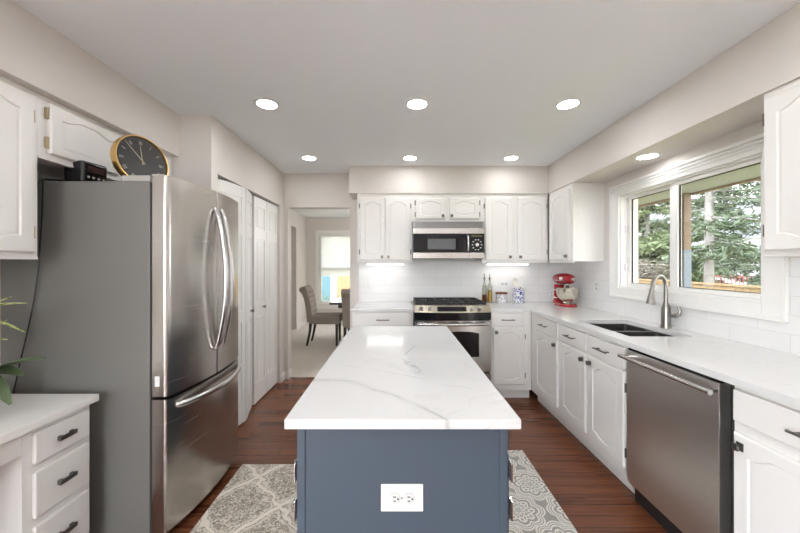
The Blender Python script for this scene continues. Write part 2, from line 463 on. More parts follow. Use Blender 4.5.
# baseboards
def bboard(name, label, a):
    mb = MB(); x0, x1, y0, y1 = a
    mb.box(x0, x1, y0, y1, 0, .075, .003); 
    dx = .004 if x1-x0 < y1-y0 else 0; dy = .004 if dx == 0 else 0
    mb.box(x0+dx, x1-dx, y0+dy, y1-dy, .075, .095, .004)
    struct(mb.build(name, trimw), label, 'baseboard')
bboard('baseboard_doorway', 'white baseboard block at the left foot of the dining doorway', (PX, OX0+.012, YB-.014, YB))
bboard('baseboard_pantry', 'short white baseboard on the closet wall beside the doorway', (PX, PX+.014, BY1+.0, YB-.014))
bboard('baseboard_jamb', 'white baseboard return inside the left jamb of the dining doorway', (OX0, OX0+.014, YB, YB+.12))

# ------------------------------------------------------------------ dining room
DX, DY = -2.09, 7.8
mb = MB(); mb.grid([YB+.12, 6.1, 7.02, DY], [0, 2.12, ZC], lambda i, j: i == 1 and j == 0, 'x', DX-.12, DX)
struct(mb.build('wall_dining_left', wallp, smooth=False), 'pale dining room side wall with an open doorway', 'wall')
mb = MB(); mb.box(DX-1.1, DX-1.0, 5.4, 7.6, 0, ZC); mb.box(DX-1.0, DX-.12, 5.3, 5.4, 0, ZC); mb.box(DX-1.0, DX-.12, 7.6, 7.7, 0, ZC)
struct(mb.build('wall_hall', wallp), 'shaded hall wall seen through the side doorway of the dining room', 'wall')
mb = MB(); mb.box(DX-1.0, DX-.12, 5.4, 7.6, -.12, 0); struct(mb.build('floor_hall', carpet), 'carpet of the hall beyond the dining room side doorway', 'floor')
mb = MB(); mb.box(DX-1.0, DX-.12, 5.4, 7.6, ZC, ZC+.1); struct(mb.build('ceiling_hall', ceilp), 'ceiling of the hall beyond the dining room', 'ceiling')
DWX0, DWX1, DWZ0, DWZ1 = -1.80, -.45, .44, 2.06
mb = MB(); mb.grid([DX-.12, DWX0, DWX1, 2.2], [0, DWZ0, DWZ1, ZC], lambda i, j: i == 1 and j == 1, 'y', DY, DY+.14)
struct(mb.build('wall_dining_back', wallp, smooth=False), 'greige far wall of the dining room around its window', 'wall')
mb = MB(); mb.box(2.2, 2.32, YB+.12, DY, 0, ZC)
struct(mb.build('wall_dining_right', wallp), 'right wall of the dining room', 'wall')
mb = MB(); mb.box(DX, DX+.014, YB+.13, 6.1, 0, .11, .004); mb.box(DX, DX+.014, 7.02, DY, 0, .11, .004); mb.box(DX+.014, 2.2, DY-.014, DY, 0, .11, .004)
struct(mb.build('baseboard_dining', trimw), 'white baseboard around the dining room', 'baseboard')
w = thing('window_2', 'white framed dining room window with its shade half down', 'window', (0, DY, 0)); w['kind'] = 'structure'
mb = MB(); c_ = .075
mb.box(DWX0-c_, DWX0, -.02, 0, DWZ0-.02, DWZ1+c_, .003); mb.box(DWX1, DWX1+c_, -.02, 0, DWZ0-.02, DWZ1+c_, .003)
mb.box(DWX0, DWX1, -.02, 0, DWZ1, DWZ1+c_, .003)
mb.box(DWX0-c_-.02, DWX1+c_+.02, -.05, 0, DWZ0-.04, DWZ0-.02, .003); mb.box(DWX0-c_, DWX1+c_, -.018, 0, DWZ0-.11, DWZ0-.04, .003)
mb.build('casing', trimw, w)
mb = MB()
mb.box(DWX0, DWX0+.05, .02, .08, DWZ0, DWZ1); mb.box(DWX1-.05, DWX1, .02, .08, DWZ0, DWZ1)
mb.box(DWX0+.05, DWX1-.05, .02, .08, DWZ0, DWZ0+.06); mb.box(DWX0+.05, DWX1-.05, .02, .08, DWZ1-.05, DWZ1); mb.box(DWX0+.05, DWX1-.05, .03, .07, 1.24, 1.28)
mb.build('sash', trimw, w)
mb = MB(); mb.box(DWX0+.05, DWX1-.05, .048, .052, DWZ0+.06, 1.24); mb.box(DWX0+.05, DWX1-.05, .048, .052, 1.28, DWZ1-.05); mb.build('pane', pane, w)
t = thing('roller_shade', 'white roller shade pulled halfway down the dining room window', 'window shade', (0, DY+.008, 1.08))
mb = MB(); mb.box(DWX0+.012, DWX1-.012, -.002, .002, .14, .90); mb.build('shade_cloth', shade, t)
mb = MB(); mb.box(DWX0+.012, DWX1-.012, -.008, .004, 0.0, .14, .002); tb = mb.build('hem_panel', shade, t); tb['label'] = 'doubled lower hem of the shade'
mb = MB(); mb.tube([(DWX0+.01, 0, .925), (DWX1-.01, 0, .925)], .022, 12); mb.build('roller', trimw, t)

tuftm = mat('deep_taupe_button', (.12, .10, .085), .9)
def make_chair(label, loc, rotz):
    """faces local +x, seat 0.5 deep, 0.46 wide"""
    t = thing('dining_chair', label, 'chair', loc, rotz, None)
    mb = MB(); mb.box(-.05, .47, -.225, .225, .36, .50, .035, 3); mb.build('seat', fabric, t)
    # backrest: side profile (x, z) swept across y, rolled over at the top
    prof = [(.02, .40), (.0, .60), (-.035, .78), (-.065, .88), (-.075, .93), (-.10, .97), (-.145, .985), (-.19, .97), (-.207, .93), (-.19, .895), (-.155, .885),
            (-.135, .85), (-.12, .78), (-.09, .62), (-.075, .40)]
    mb = MB(); mb.prism(prof, 'y', -.225, .225)
    bmesh.ops.bevel(mb.bm, geom=[e for e in mb.bm.edges if abs(abs(e.verts[0].co.y)-.225) < 1e-5 and abs(abs(e.verts[1].co.y)-.225) < 1e-5 and abs(e.verts[0].co.y-e.verts[1].co.y) < 1e-5], offset=.012, segments=2, affect='EDGES')
    bk = mb.build('backrest', fabric, t)
    for r in range(5):
        for k in range(3 + r % 2):
            zz = .56 + r*.082; xx = .004 - (zz-.56)*.19
            yy = (k - (2 + r % 2)/2)*.115
            mb = MB(); M = Matrix.Translation((xx, yy, zz)) @ Matrix.Rotation(PI/2, 4, 'Y')
            mb.lathe([(.0, -.004), (.011, -.002), (.012, .003), (.007, .009), (0, .011)], seg=10, M=M); mb.build('tuft_button', tuftm, bk)
    for sx, sy in ((.41, -.19), (.41, .19)):
        mb = MB(); mb.tube([(sx, sy, 0), (sx, sy, .36)], [.017, .026], 8); mb.build('leg', darkwood, t)
    for sy in (-.19, .19):
        mb = MB(); mb.tube([(-.085, sy, 0), (-.055, sy, .12), (-.03, sy, .25), (-.02, sy, .38)], [.017, .02, .023, .026], 8); mb.build('leg', darkwood, t)
    return t
make_chair('tufted taupe dining chair in side view at the left end of the table', (-1.42, 5.80, 0), math.radians(2))
make_chair('tufted taupe dining chair seen from behind at the doorway edge', (-.615, 5.26, 0), PI/2)
t = thing('dining_table', 'dark glossy dining table partly visible through the doorway', 'table', (-.05, 5.72, 0))
mb = MB(); mb.box(-1.0, 1.0, -.48, .48, .725, .76, .006); mb.build('tabletop', darkwood, t)
mb = MB(); mb.box(-.88, .88, -.38, .38, .66, .725); mb.build('apron', darkwood, t)
for sx in (-.27, .84):
    for sy in (-.36, .36):
        mb = MB(); mb.tube([(sx, sy, 0), (sx, sy, .66)], [.025, .04], 8); mb.build('leg', darkwood, t)
t = thing('fill_pendant', 'unseen lamp added over the dining table to brighten the dining room', 'lamp', (.3, 5.9, ZC))  # lamp out of view, added to lift the dining room's brightness
mb = MB(); mb.lathe([(.06, -.03), (.06, 0)], seg=20); mb.tube([(0, 0, -.03), (0, 0, -.55)], .006, 8); mb.build('stem', nickel, t)
mb = MB(); mb.lathe([(0, -.77), (.06, -.76), (.11, -.70), (.12, -.65), (.10, -.58), (.03, -.55), (0, -.55)], seg=24); mb.build('globe', emit('fill_globe_lens', (1, .98, .95), 42), t)

# ------------------------------------------------------------------ kitchen window
w = thing('window_1', 'wide white sliding window over the sink', 'window', (XR, 0, 0)); w['kind'] = 'structure'
mb = MB()
cw = .115
mb.box(-.018, 0, WY1, WY1+cw, WZ0-.088, WZ1+.10, .003); mb.box(-.018, 0, WY0-cw, WY0, WZ0-.088, WZ1+.10, .003)
mb.box(-.018, 0, WY0, WY1, WZ1, WZ1+.10, .003); mb.box(-.018, 0, WY0, WY1, WZ0-.088, WZ0, .003)
for k in range(3): # stepped moulding on the head casing and outer back band
    mb.box(-.024-.004*k, -.018, WY0-cw+.02, WY1+cw-.02, WZ1+.030+.022*k, WZ1+.046+.022*k, .002)
mb.box(-.026, -.018, WY1+cw-.022, WY1+cw, WZ0-.088, WZ1+.10, .003); mb.box(-.026, -.018, WY0-cw, WY0-cw+.022, WZ0-.088, WZ1+.10, .003)
mb.box(-.026, -.018, WY0-cw+.022, WY1+cw-.022, WZ0-.088, WZ0-.066, .003)
mb.build('casing', trimw, w)
mb = MB()
mb.box(.0, .15, WY1-.012, WY1, WZ0, WZ1); mb.box(0, .15, WY0, WY0+.012, WZ0, WZ1); mb.box(0, .15, WY0+.012, WY1-.012, WZ1-.012, WZ1); mb.box(0, .15, WY0+.012, WY1-.012, WZ0, WZ0+.012)
mb.build('jamb', trimw, w)
def sash(name, y0, y1, x0, x1, st):
    mb = MB(); z0, z1 = WZ0+.012, WZ1-.012
    mb.box(x0, x1, y0, y0+st[0], z0, z1, .004); mb.box(x0, x1, y1-st[1], y1, z0, z1, .004)
    mb.box(x0, x1, y0+st[0], y1-st[1], z0, z0+.030, .004); mb.box(x0, x1, y0+st[0], y1-st[1], z1-.026, z1, .004)
    s_ = mb.build(name, trimw, w)
    xm = (x0+x1)/2
    mb = MB(); g = .004
    a, b_, c, e = y0+st[0], y1-st[1], z0+.030, z1-.026
    mb.box(xm-.006, xm+.006, a, a+g, c, e); mb.box(xm-.006, xm+.006, b_-g, b_, c, e); mb.box(xm-.006, xm+.006, a+g, b_-g, c, c+g); mb.box(xm-.006, xm+.006, a+g, b_-g, e-g, e)
    mb.build('gasket', gapm, s_)
    mb = MB(); mb.box(xm-.002, xm+.002, a+g, b_-g, c+g, e-g); mb.build('pane', pane, s_)
    return s_
sash('sash', 2.43, WY1-.012, .055, .085, (.025, .042))
sash('sash', WY0+.012, 2.455, .02, .052, (.03, .07))
for zz in (1.33, 1.66):
    mb = MB(); mb.box(.03, .054, WY1-.03, WY1-.012, zz-.03, zz+.03, .003); mb.build('sash_latch', plasticw, w)

# ------------------------------------------------------------------ cabinets
def arch_profile(x0, x1, z0, z1, mtop, mbot, mside, A, Ab, d, n=26):
    """closed loop of a cathedral panel edge, inset d"""
    L, R = x0+mside+d, x1-mside-d
    def a(s): return sstep(.05, .40, s)*(1 if s <= .5 else 0) + sstep(.05, .40, 1-s)*(1 if s > .5 else 0)
    P = []
    for i in range(n): s = i/(n-1); P.append((L+(R-L)*s, z0+mbot+d + Ab*(1-a(s)) if Ab else z0+mbot+d))
    for i in range(1, 5): P.append((R, None))
    for i in range(n): s = 1-i/(n-1); P.append((L+(R-L)*s, z1-mtop-d - A*(1-a(s))))
    for i in range(1, 5): P.append((L, None))
    # fill the side points
    zb_r, zt_r = P[n-1][1], P[n+4][1]; zb_l, zt_l = P[0][1], P[2*n+3][1]
    for i in range(1, 5):
        P[n-1+i] = (R, zb_r + (zt_r-zb_r)*i/5); P[2*n+3+i] = (L, zt_l + (zb_l-zt_l)*i/5)
    return P
def door_mesh(x0, x1, z0, z1, A=.035, Ab=.03, t=.02, y=0.0, mtop=.045, mbot=.045, mside=.052, n=26):
    """door slab with a routed cathedral panel, front facing -y, back at y"""
    mb = MB()
    P0 = arch_profile(x0, x1, z0, z1, mtop, mbot, mside, A, Ab, 0)
    ns = len(P0)
    O = []
    for k, (px, pz) in enumerate(P0):
        if k < n: O.append((x0+(x1-x0)*k/(n-1), z0))
        elif k < n+4: O.append((x1, z0+(z1-z0)*(k-n+1)/5))
        elif k < 2*n+4: O.append((x1-(x1-x0)*(k-n-4)/(n-1), z1))
        else: O.append((x0, z1-(z1-z0)*(k-2*n-3)/5))
    def inset(Q, d):
        cx, cz = (x0+x1)/2, (z0+z1)/2
        return [(px + (d if px < x0+1e-6 else -d if px > x1-1e-6 else 0), pz + (d if pz < z0+1e-6 else -d if pz > z1-1e-6 else 0)) for px, pz in Q]
    f = y-t
    I = inset(O, .006)
    loops = [[(a, y, b) for a, b in O], [(a, f+.006, b) for a, b in O], [(a, f, b) for a, b in I]]
    for d, dep in ((0, 0), (.004, .006), (.010, .006), (.022, .0015)):
        loops.append([(a, f+dep, b) for a, b in arch_profile(x0, x1, z0, z1, mtop, mbot, mside, A, Ab, d)])
    mb.ring(loops)
    return mb
def knob_mesh(x, z, y):
    mb = MB(); mb.box(x-.013, x+.013, y-.004, y, z-.016, z+.016, .001)
    mb.box(x-.006, x+.006, y-.014, y-.004, z-.006, z+.006); mb.box(x-.012, x+.012, y-.026, y-.014, z-.014, z+.014, .003)
    return mb
def bar_mesh(x, z, y, L, r=.005, out=.032):
    mb = MB(); mb.tube([(x-L/2, y-out, z), (x+L/2, y-out, z)], r, 10)
    for s_ in (-1, 1): mb.tube([(x+s_*(L/2-.02), y, z), (x+s_*(L/2-.02), y-out, z)], r*.9, 8)
    return mb
def cabinet(label, loc, rotz, Wd, D, z0, z1, doors=(), drawers=(), toe=0.0, group=None, name='wall_cabinet', cat='cabinet', knobm=None, rail=True, paint=None, hollow=False):
    paint = paint or white; knobm = knobm or pewter
    t = thing(name, label, cat, (*loc, 0), rotz, group)
    mb = MB()
    if hollow: mb.grid([0, .018, Wd-.018, Wd], [0, .02, D-.012, D], lambda i, j: i == 1 and j == 1, 'z', z0+toe+.018, z1); mb.box(0, Wd, 0, D, z0+toe, z0+toe+.018)
    else: mb.box(0, Wd, 0, D, z0+toe, z1, .0015)
    if rail and not toe: mb.box(0, Wd, -.004, .02, z0-.012, z0, .002)
    mb.build('cabinet_body', paint, t)
    if toe:
        mb = MB(); mb.box(0, Wd, .06, .075, 0, z0+toe); mb.build('toe_kick', paint, t)
    for dd in doors:
        x0, x1, a, b_ = dd[:4]; hs = dd[4]; kp = dd[5]; A = dd[6] if len(dd) > 6 else .032; Ab = dd[7] if len(dd) > 7 else .026
        small = (b_-a) < .35
        o = door_mesh(x0, x1, a, b_, A=A if not small else min(A, .025), Ab=Ab if not small else min(Ab, .015), mtop=.035 if small else .045, mbot=.035 if small else .045, mside=.045 if x1-x0 < .3 else .055).build('door', paint, t)
        if kp:
            kx = x1-.03 if kp[1] == 'r' else x0+.03; kz = b_-.045 if kp[0] == 't' else a+.035
            knob_mesh(kx, kz, -.02).build('knob', knobm, o)
        if hs:
            hx = x0 if hs == 'l' else x1; s_ = -1 if hs == 'l' else 1
            zs = (a+.09, b_-.09) if not small else (a+.05, b_-.05)
            for zz in zs:
                mb = MB(); mb.box(min(hx, hx+s_*.012), max(hx, hx+s_*.012), -.007, 0, zz-.025, zz+.025, .001)
                mb.tube([(hx+s_*.004, -.010, zz-.027), (hx+s_*.004, -.010, zz+.027)], .0045, 8); mb.build('hinge', brass if paint is white and cat == 'cabinet' and loc[0] < -1.5 else pewter, o)
    for x0, x1, a, b_, L in drawers:
        mb = MB(); mb.box(x0, x1, -.02, 0, a, b_, .005, 2); o = mb.build('drawer_front', paint, t)
        if L: bar_mesh((x0+x1)/2, (a+b_)/2, -.02, L).build('bar_handle', knobm, o)
    return t
GW = 'white wall cabinets'; GB = 'white base cabinets'
RB = -PI/2       # facing -X (right wall run)
LB = PI/2        # facing +X (left wall run)
# left wall: origin at near end, local x -> +Y
cabinet('tall white wall cabinet at the left edge, above the desk', (-1.62, .60), LB, .923, .31, 1.392, SOF, [(.02, .45, 1.41, 2.105, 'l', None), (.47, .895, 1.41, 2.105, 'r', None)], group=GW)
cabinet('short white two-door cabinet over the refrigerator', (-1.62, 1.523), LB, .907, .31, 1.852, SOF, [(.04, .432, 1.87, 2.105, 'l', None, .035, 0), (.462, .87, 1.87, 2.105, 'r', None, .035, 0)], group=GW)
# back wall
def backcab(label, x0, x1, z0, doors):
    return cabinet(label, (x0, 3.71), 0, x1-x0, .29, z0, SOF, [(a-x0, b_-x0, c, d, h, k) for a, b_, c, d, h, k in doors], group=GW)
backcab('white two-door wall cabinet left of the microwave', -.437, .168, 1.385, [(-.405, -.135, 1.402, 2.085, 'l', 'br'), (-.125, .145, 1.402, 2.085, 'r', 'bl')])
backcab('short white two-door cabinet directly above the microwave', .168, .932, 1.835, [(.205, .53, 1.852, 2.08, 'l', 'br'), (.57, .90, 1.852, 2.08, 'r', 'bl')])
backcab('white two-door wall cabinet right of the microwave', .932, 1.655, 1.385, [(.962, 1.265, 1.402, 2.085, 'l', 'br'), (1.317, 1.635, 1.402, 2.085, 'r', 'bl')])
# right wall
cabinet('white corner wall cabinet with a flat end panel, left of the window', (1.665, 3.69), RB, .49, .295, 1.385, SOF, [(.03, .44, 1.402, 2.09, None, 'br')], group=GW)
cabinet('white wall cabinet at the right edge, near the window', (1.665, 1.535), RB, .80, .295, 1.405, SOF, [(.015, .385, 1.42, 2.10, 'l', None), (.405, .785, 1.42, 2.10, 'r', None)], group=GW)
# base runs
cabinet('white base cabinet left of the range', (-.45, 3.38), 0, .612, .61, 0, .885, [(.035, .30, .16, .725, 'l', 'tr'), (.315, .58, .16, .725, 'r', 'tl')], [(.04, .58, .745, .868, .13)], toe=.10, group=GB, name='base_cabinet')
cabinet('white base cabinet between the range and the corner', (.928, 3.38), 0, .417, .61, 0, .885, [(.03, .345, .16, .725, 'r', 'tl')], [(.01, .33, .745, .868, .13)], toe=.10, group=GB, name='base_cabinet')
def rightcab(label, ya, yb, doors, drawers, hollow=False):
    return cabinet(label, (1.345, ya), RB, ya-yb, .61, 0, .885, doors, drawers, toe=.10, group=GB, name='base_cabinet', hollow=hollow)
rightcab('white base cabinet nearest the corner on the window side', 3.375, 2.77, [(.115, .565, .165, .725, None, 'tr')], [(.105, .575, .745, .868, .14)])
rightcab('white two-door sink base cabinet beside the dishwasher', 2.77, 1.955, [(.02, .385, .165, .725, None, 'tr'), (.42, .79, .165, .725, 'r', 'tl')], [(.02, .39, .745, .868, .14), (.42, .79, .745, .868, .14)], True)
rightcab('white base cabinet at the right edge, near side of the dishwasher', 1.347, .60, [(.012, .36, .165, .70, None, 'tl'), (.38, .735, .165, .70, None, 'tr')], [(.012, .735, .745, .868, .30)])

# ------------------------------------------------------------------ worktops
mb = MB(); mb.box(-.46, .166, 3.355, YB-T, .885, .915, .003)
tag(mb.build('countertop', quartz_c), 'short white quartz countertop left of the range', 'countertop')
SX0, SX1, SY0, SY1 = 1.43, 1.82, 2.075, 2.69
mb = MB()
xs = [.926, 1.318, SX0, SX1, XR-T]; ys = [.5, SY0, SY1, 3.355, YB-T]
mb.grid(xs, ys, lambda i, j: (i == 0 and j < 3) or (i == 2 and j == 1), 'z', .885, .915)
tag(mb.build('countertop', quartz_c, smooth=False), 'L-shaped white quartz countertop with the sink cut into it', 'countertop')
# sink
t = thing('sink', 'stainless undermount double-bowl sink below the window', 'sink', (0, 0, 0))
def bowl(y0, y1):
    mb = MB(); x0, x1 = SX0-.004, SX1+.004; zt, zb = .884, .70
    def rr(d, r, z):
        P = []
        for cx, cy, a0 in ((x1-d-r, y1-d-r, 0), (x0+d+r, y1-d-r, 90), (x0+d+r, y0+d+r, 180), (x1-d-r, y0+d+r, 270)):
            for k in range(5): a = math.radians(a0+k*22.5); P.append((cx+r*math.cos(a), cy+r*math.sin(a), z))
        return P
    mb.ring([rr(-.012, .03, zb-.012), rr(-.012, .03, zt), rr(0, .02, zt), rr(.003, .02, zb+.03), rr(.02, .03, zb+.004), rr(.06, .04, zb)], True, True)
    return mb
bowl(2.395+.012, SY1+.004).build('bowl', steelsink, t); bowl(SY0-.004, 2.383-.012).build('bowl', steelsink, t)
mb = MB(); mb.box(SX0-.004, SX1+.004, 2.381, 2.397, .85, .883, .006); mb.build('divider', nickel, t)
for yy in (2.545, 2.22):
    mb = MB(); mb.lathe([(0, 0), (.04, 0), (.043, .003), (.035, .005), (.02, .002), (0, .002)], (1.625, yy, .7005), 20); mb.build('drain', nickel, t)
# faucet
t = thing('faucet', 'brushed nickel pull-down faucet with side lever behind the sink', 'faucet', (1.882, 2.365, .915))
mb = MB(); mb.lathe([(.033, 0), (.033, .008), (.029, .014), (.0275, .10), (.026, .14), (.0165, .165), (.0155, .18), (0, .18)]); mb.build('base', nickel, t)
dirv = Vector((-.95, -.32, 0)).normalized()
pts = [(0, 0, .165), (0, 0, .25)]
for k in range(1, 13):
    a = PI*k/12; r = .066
    p = dirv*(r - r*math.cos(a)); pts.append((p.x, p.y, .285 + r*1.2*math.sin(a)))
e = Vector(pts[-1]); pts.append((e.x + dirv.x*.006, e.y+dirv.y*.006, e.z-.015))
mb = MB(); mb.tube(pts, [.0135]*2 + [.0125]*12 + [.0125], 14); mb.build('spout', nickel, t)
e = Vector(pts[-1]); q = e + dirv*.016 + Vector((0, 0, -.10))
mb = MB(); mb.tube([e+Vector((0, 0, .002)), e.lerp(q, .15), e.lerp(q, .2), e.lerp(q, .9), q], [.0150, .0165, .0150, .027, .026], 16); mb.build('spray_head', nickel, t)
mb = MB(); mb.tube([(.0, 0, .09), (.028, -.045, .09)], .013, 10); mb.tube([(.028, -.045, .09), (.040, -.062, .10), (.044, -.066, .125), (.036, -.058, .155)], [.013, .011, .009, .008], 10); mb.build('lever', nickel, t)

# ------------------------------------------------------------------ island
IX0, IX1, IY0, IY1 = -.302, .334, 1.0, 2.39
mb = MB(); mb.box(-.323, .356, .966, 2.426, .8865, .915, .003, 2)
tag(mb.build('island_countertop', quartz_i), 'white quartz slab with grey veins on the blue island', 'countertop')
t = thing('kitchen_island', 'slate blue island cabinet under the veined white slab', 'island', (0, 0, 0))
mb = MB(); mb.box(IX0+.02, IX1-.02, IY0+.012, IY1, .10, .8865); mb.box(IX0+.06, IX1-.06, IY0+.03, IY1-.03, 0, .10); mb.build('cabinet_body', bluep, t)
mb = MB(); mb.box(IX0+.024, IX1-.024, IY0+.004, IY0+.012, .0, .8865); mb.build('end_panel', bluep, t)
for a, b_ in ((IX0+.006, IX0+.03), (IX1-.03, IX1-.006)):
    mb = MB(); mb.box(a, b_, IY0, IY0+.016, 0, .8865, .002); mb.build('corner_trim', bluep, t)
for side in (-1, 1):
    xa, xb = (IX0-.002, IX0+.02) if side < 0 else (IX1-.02, IX1+.008)
    for y0 in (IY0+.03, IY0+.49, IY0+.945):
        y1 = y0+.425
        mb = MB(); mb.box(xa, xb, y0, y1, .795, .868, .004); o = mb.build('drawer_front', bluep, t)
        xo = xa if side < 0 else xb
        mb = MB(); mb.tube([(xo, (y0+y1)/2, .80), (xo+side*.02, (y0+y1)/2, .80)], [.008, .013], 10); mb.build('knob', chrome, o)
        mb = MB(); mb.box(xa, xb, y0, y1, .13, .78, .004)
        mb.box(xo-.001 if side > 0 else xo-.003, xo+.003 if side > 0 else xo+.001, y0+.06, y1-.06, .20, .65, .001)
        o = mb.build('door', bluep, t)
        for zz in (.215, .62, .735):
            mb = MB(); mb.box(min(xo, xo+side*.004), max(xo, xo+side*.004), y0-.022, y0+.012, zz-.028, zz+.028, .001)
            mb.tube([(xo+side*.003, y0-.004, zz-.03), (xo+side*.003, y0-.004, zz+.03)], .005, 8); mb.build('hinge', chrome, o)
def duplex(label, M, w=.07, h=.115, horiz=False, rocker=False, bmat=None):
    """wall plate in local x (width), z (height), front -y; M places it"""
    t = thing('wall_outlet' if not rocker else 'light_switch', label, 'outlet' if not rocker else 'light switch', (0, 0, 0)); t.matrix_world = M
    mb = MB(); mb.box(-w/2, w/2, -.005, 0, -h/2, h/2, .002); mb.build('cover_plate', plasticw, t)
    if rocker:
        for k in ((-.023, .023) if w > .1 else (0,)):
            mb = MB(); mb.box(k-.016, k+.016, -.009, -.004, -.033, .033, .002); mb.build('rocker', plasticw, t)
        return t
    for s_ in (-1, 1):
        c = (s_*.021, 0) if horiz else (0, s_*.021)
        mb = MB(); mb.lathe([(.0165, 0), (.0165, .004), (.015, .005), (0, .005)], seg=20, M=Matrix.Translation((c[0], -.004, c[1])) @ Matrix.Rotation(PI/2, 4, 'X')); o = mb.build('receptacle', plastico, t)
        mb = MB()
        def sl(a, b_, w_, h_): mb.box(c[0]+a-w_/2, c[0]+a+w_/2, -.0098, -.0088, c[1]+b_-h_/2, c[1]+b_+h_/2)
        if horiz: sl(-.001, .006, .009, .0028); sl(-.001, -.006, .007, .0028) ; sl(.009, 0, .005, .005)
        else: sl(-.006, .003, .0028, .009); sl(.006, .003, .0028, .007); sl(0, -.008, .005, .005)
        mb.build('slots', gapm, o)
    mb = MB(); mb.lathe([(.003, 0), (.0025, .0015), (0, .0015)], seg=10, M=Matrix.Translation((0, -.005, 0)) @ Matrix.Rotation(PI/2, 4, 'X')); mb.build('screw', nickel, t)
    return t
duplex('white horizontal outlet plate on the blue island end', Matrix.Translation((.015, IY0+.004, .668)), .125, .08, True)
duplex('white double switch plate on the backsplash left of the range', Matrix.Translation((-.355, YB-T, 1.14)), .115, .115, rocker=True)
duplex('white outlet plate on the backsplash behind the canister', Matrix.Translation((1.265, YB-T, 1.125)), .125, .075, True)
duplex('white outlet plate on the side backsplash by the window', Matrix.Translation((XR-T, 3.30, 1.14)) @ Matrix.Rotation(RB, 4, 'Z'))

# ------------------------------------------------------------------ rugs
mb = MB(); mb.box(-1.045, -.352, .95, 2.285, 0, .008, .003)
tag(mb.build('rug', rug_l), 'beige damask patterned runner between refrigerator and island', 'rug')
mb = MB(); mb.box(.385, .912, .85, 2.458, 0, .008, .003)
tag(mb.build('rug', rug_r), 'grey runner with cream medallions right of the island', 'rug')

# ------------------------------------------------------------------ refrigerator
FY0, FY1 = 1.64, 2.385
t = thing('refrigerator', 'stainless french-door refrigerator with a grey side', 'refrigerator', (0, 0, 0))
mb = MB(); mb.box(-1.927, -1.20, FY0, FY1, .03, 1.763, .006); mb.build('body', greysp, t)
mb = MB(); mb.box(-1.85, -1.23, FY0+.03, FY1-.03, 0, .03); mb.build('base_grille', blackp, t)
mb = MB(); mb.box(-1.20, -1.188, FY0+.01, FY1-.01, .05, 1.755); mb.build('door_gasket', gapm, t)
def fx(y):   # bowed front
    s_ = (y-FY0)/(FY1-FY0); return -1.115 + .045*(1-(2*s_-1)**2)
def bowed(y0, y1, z0, z1, xb=-1.188, r0=.02, r1=.02):
    P = [(xb, y0), (xb, y1)]; n = 16; F = []
    for k in range(n+1):
        y = y1 + (y0-y1)*k/n; x = fx(y)
        d1, d0 = y1-y, y-y0
        if d1 < r1: x -= r1 - math.sqrt(max(0, r1*r1-(r1-d1)**2))
        if d0 < r0: x -= r0 - math.sqrt(max(0, r0*r0-(r0-d0)**2))
        F.append((x, y))
    ex = []
    for rr_, yy, sg in ((r1, y1, -1), (r0, y0, 1)):
        for q in (.05, .2, .5):
            y = yy + sg*rr_*q; d = rr_*q
            ex.append((fx(y) - (rr_-math.sqrt(rr_*rr_-(rr_-d)**2)), y))
    F = sorted(F+ex, key=lambda p: -p[1])
    mb = MB(); mb.prism(P+F, 'z', z0, z1); return mb
MIDY = (FY0+FY1)/2
d1 = bowed(FY0, MIDY-.003, .715, 1.79, r1=.008).build('door', ss, t)
d2 = bowed(MIDY+.003, FY1, .715, 1.79, r0=.008).build('door', ss, t)
d3 = bowed(FY0, FY1, .055, .70).build('freezer_drawer', ss, t)
for dd, yy in ((d1, MIDY-.035), (d2, MIDY+.035)):
    P = arc(lambda s_: (fx(yy) + .012 + .058*math.sin(PI*s_)**.8, yy, .875 + .80*s_), 25)
    P = [(fx(yy)-.002, yy, .868)] + P + [(fx(yy)-.002, yy, 1.682)]
    mb = MB(); mb.tube(P, [.012]+[.0135]*25+[.012], 12); mb.build('handle', ssh, dd)
P = arc(lambda s_: (fx(FY0+.06+.62*s_) + .012 + .035*math.sin(PI*s_)**.7, FY0+.06+.62*s_, .655), 25)
P = [(fx(FY0+.055)-.002, FY0+.055, .655)] + P + [(fx(FY0+.69)-.002, FY0+.69, .655)]
mb = MB(); mb.tube(P, .016, 12); mb.build('handle', ssh, d3)
mb = MB(); mb.box(-1.34, -1.20, FY0+.006, FY0+.065, 1.763, 1.792, .003); mb.box(-1.20, -1.14, FY0+.012, FY0+.05, 1.7905, 1.80, .002); mb.build('hinge_cover', hinge_grey, t)
mb = MB(); mb.box(-1.34, -1.20, FY1-.065, FY1-.006, 1.763, 1.792, .003); mb.build('hinge_cover', hinge_grey, t)
mb = MB(); mb.box(-1.176, -1.152, FY0-.0006, FY0+.0005, .765, .815); o = mb.build('sticker', plasticw, t); o['label'] = 'small white sticker on the door edge'
# things on the refrigerator
t = thing('wall_clock', 'round black clock with gold rim leaning on top of the refrigerator', 'clock')
th = math.radians(70)
nrm = Vector((math.sin(th), -math.cos(th), 0)); hor = Vector((math.cos(th), math.sin(th), 0)); up = Vector((0, 0, 1))
lean = math.radians(7)
n2 = (nrm*math.cos(lean) + up*math.sin(lean)).normalized(); u2 = n2.cross(hor).normalized()
if u2.z < 0: u2 = -u2
R = .137
cc = Vector((-1.366, 1.80, 1.7645 + R*math.cos(lean) + .002))
Mx = Matrix(((hor.x, u2.x, n2.x, cc.x), (hor.y, u2.y, n2.y, cc.y), (hor.z, u2.z, n2.z, cc.z), (0, 0, 0, 1)))
t.matrix_world = Mx
mb = MB(); mb.lathe([(R-.012, -.012), (R-.002, -.012), (R, -.008), (R, .022), (R-.003, .027), (R-.009, .027), (R-.011, .016), (R-.011, -.012)], seg=64)
mb.build('rim', gold, t)
